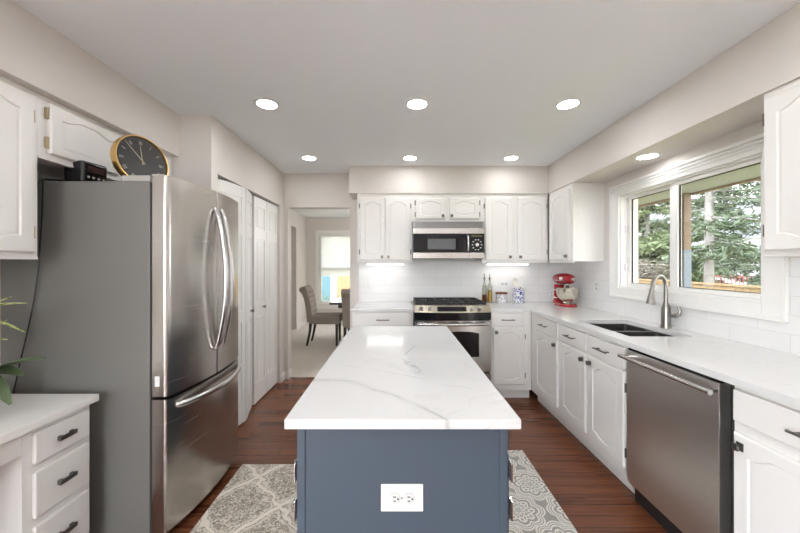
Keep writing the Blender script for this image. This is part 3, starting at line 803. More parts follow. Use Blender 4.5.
mb = MB(); mb.lathe([(0, -.010), (R-.011, -.010), (R-.011, .012), (0, .012)], seg=64); mb.build('dial', mat('charcoal_dial', (.028, .028, .03), .3), t)
mb = MB(); mb.lathe([(0, .0225), (R-.0115, .0225), (R-.0115, .024), (0, .024)], seg=64); mb.build('glass', pane, t)
dialw = mat('dial_print', (.62, .60, .55), .5)
mb = MB()
def stroke(p, q, wd):
    p = Vector((*p, 0)); q = Vector((*q, 0)); d = (q-p).normalized(); s_ = Vector((-d.y, d.x, 0))*wd/2
    mb.ring([[p-s_+Vector((0, 0, .0119)), p+s_+Vector((0, 0, .0119)), q+s_+Vector((0, 0, .0119)), q-s_+Vector((0, 0, .0119))],
             [p-s_+Vector((0, 0, .0128)), p+s_+Vector((0, 0, .0128)), q+s_+Vector((0, 0, .0128)), q-s_+Vector((0, 0, .0128))]])
ROM = ['XII', 'I', 'II', 'III', 'IIII', 'V', 'VI', 'VII', 'VIII', 'IX', 'X', 'XI']
for h in range(12):
    a = PI/2 - h*PI/6; er = Vector((math.cos(a), math.sin(a))); et = Vector((math.sin(a), -math.cos(a)))
    wds = {'I': .0045, 'V': .009, 'X': .009}; tot = sum(wds[c] for c in ROM[h]); cur = -tot/2
    for ch in ROM[h]:
        w_ = wds[ch]; m_ = cur + w_/2
        def pt(tx, rr): v_ = er*rr + et*tx; return (v_.x, v_.y)
        ri, ro = R*.66, R*.80
        if ch == 'I': stroke(pt(m_, ri), pt(m_, ro), .0016)
        elif ch == 'V': stroke(pt(m_, ri), pt(m_-.003, ro), .0016); stroke(pt(m_, ri), pt(m_+.003, ro), .0012)
        else: stroke(pt(m_-.003, ri), pt(m_+.003, ro), .0012); stroke(pt(m_+.003, ri), pt(m_-.003, ro), .0016)
        cur += w_
for k in range(60):
    a = k*PI/30; stroke((math.cos(a)*R*.86, math.sin(a)*R*.86), (math.cos(a)*R*.885, math.sin(a)*R*.885), .0011)
mb.build('dial_marks', dialw, t)
handm = mat('cream_gold_hand', (.75, .62, .42), .35, metal=.4)
def hand(deg, L, w_, zz):
    a = PI/2 - math.radians(deg); d = Vector((math.cos(a), math.sin(a), 0)); s_ = Vector((-d.y, d.x, 0))
    mb = MB(); b0 = -d*.018
    mb.ring([[b0-s_*w_/2+Vector((0, 0, zz)), b0+s_*w_/2+Vector((0, 0, zz)), d*L+s_*w_*.3+Vector((0, 0, zz)), d*L-s_*w_*.3+Vector((0, 0, zz))],
             [b0-s_*w_/2+Vector((0, 0, zz+.0012)), b0+s_*w_/2+Vector((0, 0, zz+.0012)), d*L+s_*w_*.3+Vector((0, 0, zz+.0012)), d*L-s_*w_*.3+Vector((0, 0, zz+.0012))]])
    return mb
hand(357, R*.60, .0035, .0150).build('hour_hand', handm, t)
hand(318, R*.86, .0030, .0170).build('minute_hand', handm, t)
mb = MB(); mb.lathe([(.005, .012), (.005, .020), (0, .020)], seg=14); mb.build('hub', gold, t)

t = thing('clock_radio', 'small boxy black radio with a glossy front on the refrigerator', 'radio', (-1.6175, 1.7455, 1.7635), math.radians(-10))
mb = MB(); mb.box(-.058, .062, -.055, .075, .004, .118, .016, 3); mb.build('body', blackp, t)
mb = MB(); mb.box(.058, .066, -.045, .065, .016, .106, .004, 2); mb.build('front_panel', blackg, t)
mb = MB(); mb.box(.0655, .0675, -.03, .05, .062, .092, .0005); mb.build('display', mat('dim_display', (.05, .03, .03), .15), t)
for k in range(4):
    mb = MB(); mb.lathe([(.006, 0), (.006, .005), (0, .006)], seg=12, M=Matrix.Translation((.065, -.03+k*.025, .036)) @ Matrix.Rotation(PI/2, 4, 'Y')); mb.build('button', hinge_grey, t)
for sx in (-.04, .04):
    mb = MB(); mb.box(sx-.012, sx+.012, -.04, .06, 0, .006); mb.build('foot', blackp, t)
bpy.context.view_layer.update()
Mi = t.matrix_world.inverted()
cp = [(-1.665, 1.765, 1.80), (-1.70, 1.74, 1.785), (-1.725, 1.66, 1.778), (-1.71, 1.632, 1.765), (-1.705, 1.627, 1.73), (-1.706, 1.625, 1.60), (-1.715, 1.625, 1.476), (-1.725, 1.625, 1.33), (-1.745, 1.625, 1.186), (-1.778, 1.625, 1.03), (-1.812, 1.625, .887), (-1.84, 1.625, .76), (-1.86, 1.622, .60), (-1.87, 1.62, .3)]
mb = MB(); mb.tube([Mi @ Vector(p) for p in cp], .0032, 8); mb.build('power_cord', blackp, t)

# ------------------------------------------------------------------ bifold closet doors
def leaf(parent, p, q, z0=.015, z1=2.015, knob=None):
    p = Vector((p[0], p[1], 0)); q = Vector((q[0], q[1], 0)); L = (q-p).length
    ang = math.atan2(q.y-p.y, q.x-p.x)
    o = bpy.data.objects.new('door_leaf', None)
    mb = MB()     # local x along width; front is -y
    mb.box(.002, L-.002, 0, .028, z0, z1)
    st = .055; rails = [(z0, .20), (.86, .98), (1.60, 1.70), (1.92, z1)]
    mb.box(.002, st, -.007, 0, z0, z1, .002); mb.box(L-st, L-.002, -.007, 0, z0, z1, .002)
    for a, b_ in rails: mb.box(st, L-st, -.007, 0, a, b_, .002)
    for (a, b_), (c, d_) in zip(rails, rails[1:]): mb.box(st+.022, L-st-.022, -.006, 0, b_+.022, c-.022, .005)
    lf = mb.build('door_leaf', trimw, parent, (p.x, p.y, 0), ang)
    if knob:
        mb = MB(); mb.tube([(knob, -.007, .93), (knob, -.022, .93)], .007, 10)
        mb.lathe([(0, .022), (.012, .024), (.017, .032), (.014, .040), (0, .043)], seg=16, M=Matrix.Translation((knob, 0, .93)) @ Matrix.Rotation(PI/2, 4, 'X')); mb.build('knob', nickel, lf)
    return lf
d = thing('door_1', 'white bifold closet door folded slightly open, next to the refrigerator', 'closet door'); d['kind'] = 'structure'
leaf(d, (-1.385, 2.545), (-1.305, 2.905)); leaf(d, (-1.305, 2.912), (-1.38, 3.20), knob=.20)
d = thing('door_2', 'white closed bifold closet door nearest the dining doorway', 'closet door'); d['kind'] = 'structure'
leaf(d, (-1.37, 3.225), (-1.37, 3.535), knob=.20); leaf(d, (-1.37, 3.54), (-1.37, 3.85))
mb = MB(); mb.box(PX-.075, PX-.015, BY0, BY1, 2.018, BZ, .001)
struct(mb.build('trim_4', nickel), 'metal track above the bifold closet doors', 'door track')

# ------------------------------------------------------------------ desk and plants
t = thing('desk', 'white built-in desk with three drawers at the lower left', 'desk', (0, 0, 0))
mb = MB(); mb.box(XL+.001, -1.39, .35, 1.58, .722, .755, .004); mb.build('desktop', white, t)
mb = MB(); mb.box(XL+.001, -1.42, 1.28, 1.56, .06, .722); mb.box(XL+.001, -1.45, 1.285, 1.555, 0, .06); mb.build('drawer_case', white, t)
for a, b_ in ((.578, .700), (.365, .548), (.14, .335)):
    mb = MB(); mb.box(-1.42, -1.402, 1.312, 1.545, a, b_, .007, 2); o = mb.build('drawer', white, t)
    zc = (a+b_)/2; mb = MB(); mb.box(-1.402, -1.384, 1.395, 1.409, zc-.009, zc+.009, .001); mb.box(-1.402, -1.384, 1.446, 1.460, zc-.009, zc+.009, .001)
    mb.box(-1.389, -1.382, 1.390, 1.465, zc-.009, zc+.009, .002); mb.build('pull', pewter, o)
mb = MB(); mb.box(-1.44, -1.42, .45, 1.28, .635, .722, .002); mb.build('apron', white, t)
mb = MB(); mb.box(XL+.001, -1.45, .37, .45, 0, .722); mb.build('side_panel', white, t)
mb = MB(); mb.box(XL+.001, XL+.02, .45, 1.28, .0, .722); mb.build('back_panel', white, t)

def leaf_blade(pts, wd, fold=.25):
    """tapered arching leaf along points with a centre crease; real thickness"""
    mb = MB(); n = len(pts); P = [Vector(p) for p in pts]; loops = []
    for i in range(n):
        tn = (P[min(i+1, n-1)]-P[max(i-1, 0)]).normalized(); s_ = tn.cross(Vector((0, 0, 1)))
        s_ = s_.normalized() if s_.length > 1e-4 else Vector((1, 0, 0)); nn = s_.cross(tn).normalized()
        k = i/(n-1); w_ = wd*max(.04, math.sin(PI*min(1, (k*.92+.06)))**.7)/2
        loops.append([P[i]-s_*w_+nn*w_*fold, P[i]+nn*.0, P[i]+s_*w_+nn*w_*fold, P[i]-nn*.0018])
    mb.ring(loops); return mb
def curve(p, q, sag, n=12, side=(0, 0, 0)):
    p, q = Vector(p), Vector(q); return [p.lerp(q, i/(n-1)) + Vector((side[0], side[1], sag+side[2]))*math.sin(PI*i/(n-1)) for i in range(n)]
def pot(t, r, h):
    mb = MB(); mb.lathe([(0, 0), (r*.72, 0), (r, h*.96), (r, h), (r*.9, h), (r*.88, h*.85), (0, h*.85)], seg=28); mb.build('pot', potm, t)
    mb = MB(); mb.lathe([(0, h*.80), (r*.87, h*.84), (r*.80, h*.90), (0, h*.92)], seg=20); mb.build('soil', soil, t)
t = thing('potted_orchid', 'potted plant with broad dark green leaves on the desk', 'plant', (-1.70, 1.30, .755)); O = Vector((-1.70, 1.30, .755))
pot(t, .062, .12)
for (q, sag, wd, sd) in (((-1.425, 1.37, .975), .03, .10, 0), ((-1.49, 1.345, .915), .04, .11, 0), ((-1.50, 1.31, .815), .075, .085, 0), ((-1.85, 1.22, .96), .04, .06, 0), ((-1.72, 1.08, .95), .05, .06, 0), ((-1.80, 1.45, .94), .05, .055, 0)):
    mb = leaf_blade([p-O for p in curve((-1.70, 1.30, .865), q, sag)], wd); mb.build('leaf', leafd, t)
# variegated blade material: cream edges belong to the leaf
vm, nt, b = base_mat('variegated_leaf', (.35, .42, .12), .45)
v, x, y, z = coords(nt)
nt.links.new(mixc(nt, noise(nt, comb(nt, x*4, y*60, z*60), 1.0, 2).band(.4, .55), (.55, .56, .26), (.16, .26, .06)), b.inputs['Base Color'])
t = thing('spider_plant', 'arching thin yellow-green striped leaves at the left edge above the desk', 'plant', (-1.74, 1.13, .755)); O = Vector((-1.74, 1.13, .755))
pot(t, .07, .16)
for q, sag in (((-1.46, 1.335, 1.205), .10), ((-1.475, 1.34, 1.09), .14), ((-1.52, 1.32, 1.065), .07), ((-1.55, 1.36, 1.23), .05), ((-1.50, 1.30, 1.145), .02), ((-1.56, 1.30, 1.02), .12), ((-1.86, 1.0, 1.05), .15), ((-1.70, .9, 1.1), .15), ((-1.85, 1.3, 1.1), .14), ((-1.6, 1.0, 1.15), .1), ((-1.75, 1.35, 1.25), .05), ((-1.6, .95, .98), .2)):
    mb = leaf_blade([p-O for p in curve((-1.74, 1.13, .90), q, sag, 14)], .045, .4); mb.build('leaf', vm, t)

# ------------------------------------------------------------------ range
RX0, RX1 = .170, .924; RC = (RX0+RX1)/2
t = thing('range', 'stainless gas range with black grates on the back wall', 'range', (0, 0, 0))
mb = MB(); mb.box(RX0, RX1, 3.37, YB-T-.002, .06, .905); mb.build('body', blackp, t)
mb = MB(); mb.box(RX0+.03, RX1-.03, 3.42, 3.9, 0, .06); mb.build('base', blackp, t)
mb = MB(); mb.box(RX0-.004, RX1+.004, 3.36, YB-T-.002, .9155, .928, .003); mb.build('cooktop', ssr, t)
def bow(x, e, c): s_ = (x-RX0)/(RX1-RX0); return e + (c-e)*(1-(2*s_-1)**2)
def bowslab(z0, z1, e0, c0, e1, c1, yb, x0=RX0, x1=RX1):
    n = 16; xs = [x0+(x1-x0)*i/n for i in range(n+1)]
    mb = MB(); mb.ring([[(x, yb, z0) for x in reversed(xs)] + [(x, bow(x, e0, c0), z0) for x in xs], [(x, yb, z1) for x in reversed(xs)] + [(x, bow(x, e1, c1), z1) for x in xs]]); return mb
cp_ = bowslab(.885, .950, 3.318, 3.285, 3.362, 3.335, 3.40); cp_ = cp_.build('control_panel', steel('warm_reflection_steel', (.60, .55, .45), 2, .25), t)  # creamy-gold reflection of the surroundings put into the panel's steel colour
def ponp(x, f, out=0):   # point on sloped control panel, f 0 bottom..1 top
    y = bow(x, 3.318 + .044*f, 3.285 + .05*f); return Vector((x, y - out*.82, .885 + .065*f + out*.56))
mb = MB()
n = 8; xs = [.395+(.68-.395)*i/n for i in range(n+1)]
lo = [ponp(x, .2, .0005) for x in xs] + [ponp(x, .82, .0005) for x in reversed(xs)]; hi = [ponp(x, .2, .003) for x in xs] + [ponp(x, .82, .003) for x in reversed(xs)]
mb.ring([lo, hi]); mb.build('display', blackg, cp_)
for x in (.238, .325, .735, .815):
    p = ponp(x, .5); q = ponp(x, .5, .028)
    mb = MB(); mb.tube([p, p.lerp(q, .25), p.lerp(q, .3), q], [.021, .021, .016, .014], 16); mb.build('knob', nickel, cp_)
bowslab(.812, .885, 3.315, 3.285, 3.318, 3.285, 3.37).build('vent_band', blackg, t)
dr = bowslab(.30, .803, 3.322, 3.30, 3.322, 3.30, 3.37); dr = dr.build('oven_door', ssr, t)
mb = MB(); xs = [.29+(.804-.29)*i/14 for i in range(15)]
def zt(x): s_ = abs(x-RC)/.257; return .700 - .022*s_**5 
for k, yo in ((0, 0),):
    lo = [(x, bow(x, 3.322, 3.30)-.0002, .45) for x in xs] + [(x, bow(x, 3.322, 3.30)-.0002, zt(x)) for x in reversed(xs)]
    hi = [(a, b_-.004, c) for a, b_, c in lo]
    mb.ring([lo, hi])
mb.build('oven_window', blackg, dr)
mb = MB(); mb.tube(arc(lambda s_: (RX0+.03+(RX1-RX0-.06)*s_, bow(RX0+.03+(RX1-RX0-.06)*s_, 3.30, 3.258), .772), 17), .0135, 12)
for x in (RX0+.06, RX1-.06): mb.tube([(x, bow(x, 3.325, 3.305), .772), (x, bow(x, 3.30, 3.262), .772)], .010, 8)
mb.build('handle', ssh, dr)
mb = MB()
for k in range(5): mb.box(RX0+.10+k*.125, RX0+.19+k*.125, bow(RX0+.14+k*.125, 3.322, 3.30)-.004, bow(RX0+.14+k*.125, 3.322, 3.30)+.02, .789, .797)
mb.build('vent_slots', gapm, dr)
bowslab(.09, .285, 3.325, 3.305, 3.325, 3.305, 3.37).build('storage_drawer', ssr, t)
for cx, cy in ((.33, 3.50), (.33, 3.80), (.76, 3.50), (.76, 3.80), (RC, 3.65)):
    mb = MB(); mb.lathe([(0, 0), (.05, 0), (.05, .006), (.036, .008), (.036, .018), (.03, .021), (0, .021)], (cx, cy, .928), 24); mb.build('burner', castiron, t)
for x0, x1 in ((RX0+.02, .42), (.425, .668), (.673, RX1-.02)):
    mb = MB(); z0, z1 = .950, .972; y0, y1 = 3.42, 3.93
    for x in (x0, x1-.012): mb.box(x, x+.012, y0, y1, z0, z1, .002)
    for y in (y0, (y0+y1)/2-.006, y1-.012): mb.box(x0+.012, x1-.012, y, y+.012, z0, z1, .002)
    for y in (y0+.13, y1-.14):
        mb.box((x0+x1)/2-.005, (x0+x1)/2+.005, y-.07, y+.085, z0, z1+.004, .002); mb.box(x0+.01, x0+.09, y, y+.01, z0, z1+.006, .002); mb.box(x1-.09, x1-.01, y, y+.01, z0, z1+.006, .002)
    for x in (x0, x1-.012):
        for y in (y0, y1-.012): mb.box(x, x+.012, y, y+.012, .928, z0)
    mb.build('grate', castiron, t)
# microwave
t = thing('microwave', 'stainless over-the-range microwave with a black door', 'microwave', (0, 0, 0))
mx0, mx1, my = .172, .930, 3.60
mb = MB(); mb.box(mx0, mx1, my+.03, YB-T-.002, 1.415, 1.815); mb.build('body', blackp, t)
mb = MB(); mb.box(mx0, mx1, my+.012, my+.03, 1.742, 1.815, .002)
g_ = mb.build('vent_grille', steel('grey_vent_steel', (.30, .29, .28), 2, .35), t)
mb = MB()
for k in range(5): mb.box(mx0+.02, mx1-.02, my+.0105, my+.013, 1.752+k*.012, 1.756+k*.012)
mb.build('louvres', gapm, g_)
mb = MB(); mb.box(mx0, mx1, my, my+.03, 1.682, 1.742, .004); mb.build('upper_band', ssr, t)
mb = MB(); mb.box(mx0, .772, my, my+.03, 1.482, 1.682, .002); o = mb.build('door', blackg, t)
mb = MB(); mb.box(.325, .625, my-.0015, my+.001, 1.515, 1.632, .010); mb.build('window_mesh', mat('grey_window_mesh', (.12, .125, .13), .25), o)
mb = MB(); mb.tube([(.752, my, 1.665), (.752, my-.03, 1.65), (.752, my-.034, 1.58), (.752, my-.03, 1.51), (.752, my, 1.495)], .009, 10); mb.build('handle', ssh, o)
mb = MB(); mb.box(.772, mx1, my, my+.03, 1.482, 1.682, .002); o = mb.build('control_panel', blackg, t)
mb = MB(); mb.box(.79, .91, my-.001, my+.001, 1.65, 1.668); mb.build('display', mat('olive_display', (.10, .10, .03), .3), o)
mb = MB(); mb.lathe([(.02, 0), (.019, .012), (0, .012)], seg=20, M=Matrix.Translation((.852, my, 1.565)) @ Matrix.Rotation(PI/2, 4, 'X')); mb.build('dial', chrome, o)
mb = MB()
for k in range(10):
    a = 2*PI*k/10; cx, cz = .852+.048*math.cos(a), 1.565+.055*math.sin(a); mb.box(cx-.007, cx+.007, my-.001, my+.001, cz-.004, cz+.004)
mb.build('buttons', plasticw, o)
mb = MB(); mb.box(mx0, .772, my, my+.03, 1.418, 1.482, .004); mb.box(.774, mx1, my-.002, my+.03, 1.418, 1.482, .004); mb.build('lower_band', ssr, t)
# dishwasher
t = thing('dishwasher', 'stainless dishwasher with a bar handle under the counter', 'dishwasher', (0, 0, 0))
mb = MB(); mb.box(1.372, XR-.03, 1.352, 1.950, .0, .882); mb.build('tub', blackp, t)
mb = MB(); mb.box(1.322, 1.372, 1.388, 1.948, .115, .868, .004); o = mb.build('door', ssd, t)
mb = MB(); mb.tube([(1.272, 1.372, .838), (1.272, 1.935, .838)], .0115, 12)
for y in (1.40, 1.91): mb.tube([(1.322, y, .838), (1.272, y, .838)], .010, 10)
mb.build('handle', ssh, o)
mb = MB(); mb.box(1.330, 1.372, 1.392, 1.944, .868, .880); mb.build('control_strip', blackg, o)

# ------------------------------------------------------------------ things on the counters
CT = .915
def bottle(label, x, y, liq, lh, s_=1.0):
    t = thing('oil_bottle', label, 'bottle', (x, y, CT+.0005), 0, 'oil bottles by the range')
    mb = MB(); mb.lathe([(0, 0), (.027, 0), (.029, .006), (.029, .17), (.024, .195), (.012, .225), (.0105, .262), (.012, .265), (.012, .272), (0.0085, .272), (.0085, .23), (.021, .196), (.026, .17), (.026, .01), (0, .008)], seg=20); mb.build('glass', bottleglass, t)
    mb = MB(); mb.lathe([(0, .009), (.0255, .011), (.0255, lh), (0, lh)], seg=20); mb.build('liquid', liq, t)
    mb = MB(); mb.lathe([(0, .255), (.008, .256), (.009, .272), (.013, .274), (.013, .288), (.005, .292), (.0045, .318), (.0055, .322), (.003, .334), (0, .335)], seg=14); mb.build('pourer', pewter, t)
bottle('clear glass oil bottle with reddish brown liquid beside the range', 1.0, 3.865, oil1, .095)
bottle('clear glass oil bottle with golden liquid beside the range', 1.066, 3.885, oil2, .145)
t = thing('canister', 'short grey dotted ceramic canister with a wooden lid', 'canister', (1.20, 3.88, CT+.0005))
mb = MB(); mb.lathe([(0, 0), (.060, 0), (.063, .006), (.063, .098), (.060, .102), (0, .102)]); mb.build('jar', pot_grey, t)
mb = MB(); mb.lathe([(0, .1025), (.064, .1025), (.066, .106), (.066, .118), (.062, .122), (0, .122)]); mb.build('lid', woodlid, t)
KX, KY = 1.39, 3.87
t = thing('utensil_crock', 'blue and white patterned utensil crock on the back counter', 'crock', (KX, KY, CT+.0005))
mb = MB(); mb.lathe([(0, 0), (.060, 0), (.064, .006), (.065, .16), (.062, .165), (.057, .163), (.056, .012), (0, .010)]); mb.build('jar', pot_blue, t)
cream = mat('cream_silicone', (.70, .66, .58), .5)
def utensil(name, label, base, tip, kind, m):
    t = thing(name, label, 'utensil', (KX, KY, CT), 0, 'utensils in the crock')
    p = Vector(base); q = Vector(tip); mb = MB(); k = p.lerp(q, .62); mb.tube([p, k], .0055, 8); mb.build('handle', m[0], t)
    d = (q-k).normalized(); side = d.cross(Vector((0, 1, 0))).normalized(); L = (q-k).length
    if kind == 'whisk':
        mb = MB()
        for a in range(4):
            u_ = (side*math.cos(a*PI/4) + Vector((0, 1, 0))*math.sin(a*PI/4))
            mb.tube([k + d*L*(.5-.5*math.cos(PI*i/12)) + u_*.026*math.sin(2*PI*i/24)*(1 if i <= 12 else 1) for i in range(13)], .0015, 5)
            mb.tube([k + d*L*(.5-.5*math.cos(PI*i/12)) - u_*.026*math.sin(2*PI*i/24) for i in range(13)], .0015, 5)
        mb.build('whisk_wires', m[1], t)
    else:
        mb = MB(); loops = []
        for i in range(9):
            f = i/8; wd = (.030*math.sin(PI*min(1, .12+.82*f))**.6 if kind == 'spoon' else .028*min(1, .25+f*2.2))
            th_ = .004; dish = .010*math.sin(PI*f) if kind == 'spoon' else 0
            c = k + d*L*f + Vector((0, dish, 0))
            loops.append([c-side*wd+Vector((0, -th_, 0)), c-side*wd*.5+Vector((0, -th_*.3+dish*.3, 0)), c+side*wd*.5+Vector((0, -th_*.3+dish*.3, 0)), c+side*wd+Vector((0, -th_, 0)), c+side*wd*.6+Vector((0, th_, 0)), c-side*wd*.6+Vector((0, th_, 0))])
        mb.ring(loops); mb.build('head', m[1], t)
utensil('serving_spoon', 'cream spoon leaning left in the crock', (.02, -.01, .03), (-.048, -.01, .285), 'spoon', (cream, cream))
utensil('spatula', 'white spatula upright at the back of the crock', (.0, .03, .03), (.0, .035, .315), 'spat', (cream, plasticw))
utensil('whisk', 'wire whisk leaning right in the crock', (-.02, .0, .03), (.058, .012, .30), 'whisk', (nickel, chrome))
utensil('slotted_turner', 'white turner at the front right of the crock', (-.01, -.03, .03), (.030, -.030, .275), 'spat', (pewter, plasticw))

# stand mixer
t = thing('stand_mixer', 'red stand mixer with a cream steel bowl in the counter corner', 'mixer', (1.79, 3.62, CT), math.radians(-80))
# local: head points +x
mb = MB(); loops = []
for z_, s_ in ((0, 1.0), (.012, 1.02), (.022, .97), (.030, .90)):
    L = []
    for k in range(28):
        a = 2*PI*k/28; x_ = math.cos(a); y_ = math.sin(a)
        L.append((.01 + (.155*x_ if x_ > 0 else .145*x_)*s_, y_*s_*(.095 if x_ > 0 else .075), z_))
    loops.append(L)
mb.ring(loops); b0 = mb.build('base', redp, t)
mb = MB(); loops = []
for z_, cx, rx, ry in ((.02, -.085, .062, .062), (.06, -.088, .048, .054), (.12, -.09, .042, .050), (.18, -.088, .044, .05), (.225, -.08, .052, .054)):
    loops.append([(cx+rx*math.cos(2*PI*k/20), ry*math.sin(2*PI*k/20), z_) for k in range(20)])
mb.ring(loops); mb.build('column', redp, t)
mb = MB(); loops = []
for x_, zc_, ry, rz in ((-.155, .285, .004, .004), (-.15, .285, .03, .028), (-.13, .285, .048, .045), (-.09, .286, .058, .055), (-.03, .288, .062, .060), (.04, .290, .062, .058), (.09, .288, .058, .052), (.125, .286, .046, .042), (.14, .285, .030, .028), (.142, .285, .004, .004)):
    loops.append([(x_, ry*math.cos(2*PI*k/22), zc_ + rz*math.sin(2*PI*k/22)) for k in range(22)])
mb.ring(loops); hd = mb.build('head', redp, t)
mb = MB(); loops = []
for x_, ry, rz in ((-.125, .0505, .0475), (-.03, .0635, .0615), (.085, .0605, .0545)):
    zc_ = .287
    loops.append([(x_, ry*math.cos(a)*1.01, zc_ - .018 + .012*math.sin(a)) for a in [2*PI*k/22 for k in range(22)]])
mb.ring(loops); mb.build('trim_band', chrome, hd)
mb = MB(); mb.tube([(.138, 0, .285), (.165, 0, .285)], [.022, .020], 18); mb.build('hub_cap', chrome, hd)
mb = MB(); mb.tube([(.045, -.06, .292), (.045, -.082, .292)], [.014, .015], 14); mb.build('lock_knob', plasticw, hd)
mb = MB(); mb.tube([(.055, 0, .235), (.055, 0, .16)], [.022, .012], 14); mb.build('beater_shaft', chrome, hd)
mb = MB(); mb.lathe([(0, .036), (.045, .036), (.05, .042), (.046, .05), (.07, .065), (.098, .10), (.108, .14), (.110, .190), (.113, .194), (.108, .195), (.105, .14), (.094, .102), (.066, .068), (0, .056)], (.055, 0, 0), 32)
bw = mb.build('bowl', mat('cream_steel_bowl', (.66, .61, .52), .12, metal=.8), t)
mb = MB(); mb.tube([(.0, -.095, .17), (-.02, -.13, .175), (-.025, -.145, .14), (-.02, -.135, .10), (.0, -.08, .085)], .006, 8); mb.build('bowl_handle', chrome, bw)

# ------------------------------------------------------------------ lights
def downlight(label, x, y, z, lm=None):
    t = thing('recessed_light', label, 'ceiling light', (x, y, z), 0, 'recessed lights')
    mb = MB(); mb.lathe([(.062, 0), (.062, -.004), (.066, -.006), (.080, -.003), (.082, 0)], seg=40); mb.build('trim_ring', plasticw, t)
    mb = MB(); mb.lathe([(0, -.0005), (.0615, -.0005), (.0615, -.003), (0, -.0035)], seg=40); mb.build('lens', lm or lens, t)
downlight('recessed ceiling light nearest the refrigerator, left of the near row', -.87, 2.26, ZC)
downlight('recessed ceiling light over the island, middle of the near row', .134, 2.26, ZC)
downlight('recessed ceiling light nearest the sink, right of the near row', 1.143, 2.26, ZC)
downlight('recessed ceiling light by the doorway, left of the far row', -.888, 3.41, ZC, lens_far)
downlight('recessed ceiling light in front of the microwave, middle of the far row', .131, 3.41, ZC, lens_far)
downlight('recessed ceiling light by the back corner, right of the far row', 1.15, 3.41, ZC, lens_far)
downlight('recessed light set in the soffit above the window', 1.79, 2.417, SOF, lens_dim)
for y in (1.05, -.2, -1.4, -2.5):  # extra unseen rows added to brighten the kitchen
    for x in (-.87, .134, 1.143): downlight('unseen ceiling light added behind the camera for fill', x, y, ZC)
def lightbar(label, x0, x1):
    t = thing('under_cabinet_light', label, 'light', ((x0+x1)/2, 3.86, 1.373)); h = (x1-x0)/2
    mb = MB(); mb.box(-h, h, -.03, .03, -.018, 0, .002); mb.build('housing', plasticw, t)
    mb = MB(); mb.box(-h+.006, h-.006, -.0315, .024, -.023, -.013, .001); mb.build('lens', bar_e, t)
lightbar('glowing light bar under the wall cabinet left of the microwave', -.345, .08)
lightbar('glowing light bar under the wall cabinet right of the microwave', 1.02, 1.49)

# ------------------------------------------------------------------ outdoors
GZ = -.55
mb = MB(); mb.box(-6, 6, -9, YREAR-.13, -.2, -.06)  # unseen reflector slab, added to throw daylight up onto the ceiling
tag(mb.build('bounce_slab', mat('bounce_concrete', (.62, .61, .59), .8)), 'pale slab added outside the rear door to bounce light indoors', 'bounce_slab', kind='structure')
mb = MB(); mb.box(XR+.2, 60, -30, 60, GZ-.1, GZ); mb.box(-40, XR+.2, DY+.3, 60, GZ-.1, GZ); mb.box(-40, XR+.2, -30, YREAR-.3, GZ-.1, GZ)
tag(mb.build('lawn', lawn), 'yellowish dormant lawn outside the house', 'lawn', kind='structure')
mb = MB(); mb.box(XR+.16, 2.90, -1.5, 6.5, 2.06, 2.09); o = struct(mb.build('roof_eave', eavem), 'green-grey eave underside above the kitchen window outside', 'eave')
mb = MB(); mb.box(2.90, 2.93, -1.5, 6.5, 2.04, 2.26); struct(mb.build('trim_5', fasciam), 'tan fascia board at the edge of the eave', 'fascia')
t = thing('reveal_strip', 'tan and blue-grey stand-in for the sash reveal and reflection left of the right pane', 'post', (2.86, 3.36, 0))  # stands in for the far sash's reveal, its reflection put into the colours
mb = MB(); mb.box(-.035, .035, -.035, .035, 1.50, 2.06); mb.build('upper_strip', mat('brown_reveal_tone', (.13, .088, .055), .7), t)
mb = MB(); mb.box(-.036, .036, -.036, .036, GZ, 1.50); mb.build('lower_strip', revealm, t)
# fence
t = thing('wooden_fence', 'low yellowish cedar fence outside below the kitchen window', 'fence', (6.2, 0, 0))
mb = MB(); y = 2.0
while y < 16: mb.box(-.012, .012, y, y+.135, GZ, .94+random.uniform(-.012, .012), .003); y += .14
mb.build('boards', cedar, t)
mb = MB(); mb.box(.012, .05, 2, 16, .0, .09); mb.box(.012, .05, 2, 16, .75, .84); mb.box(-.05, .03, 2, 16, .95, .985); mb.build('rails', cedar, t)

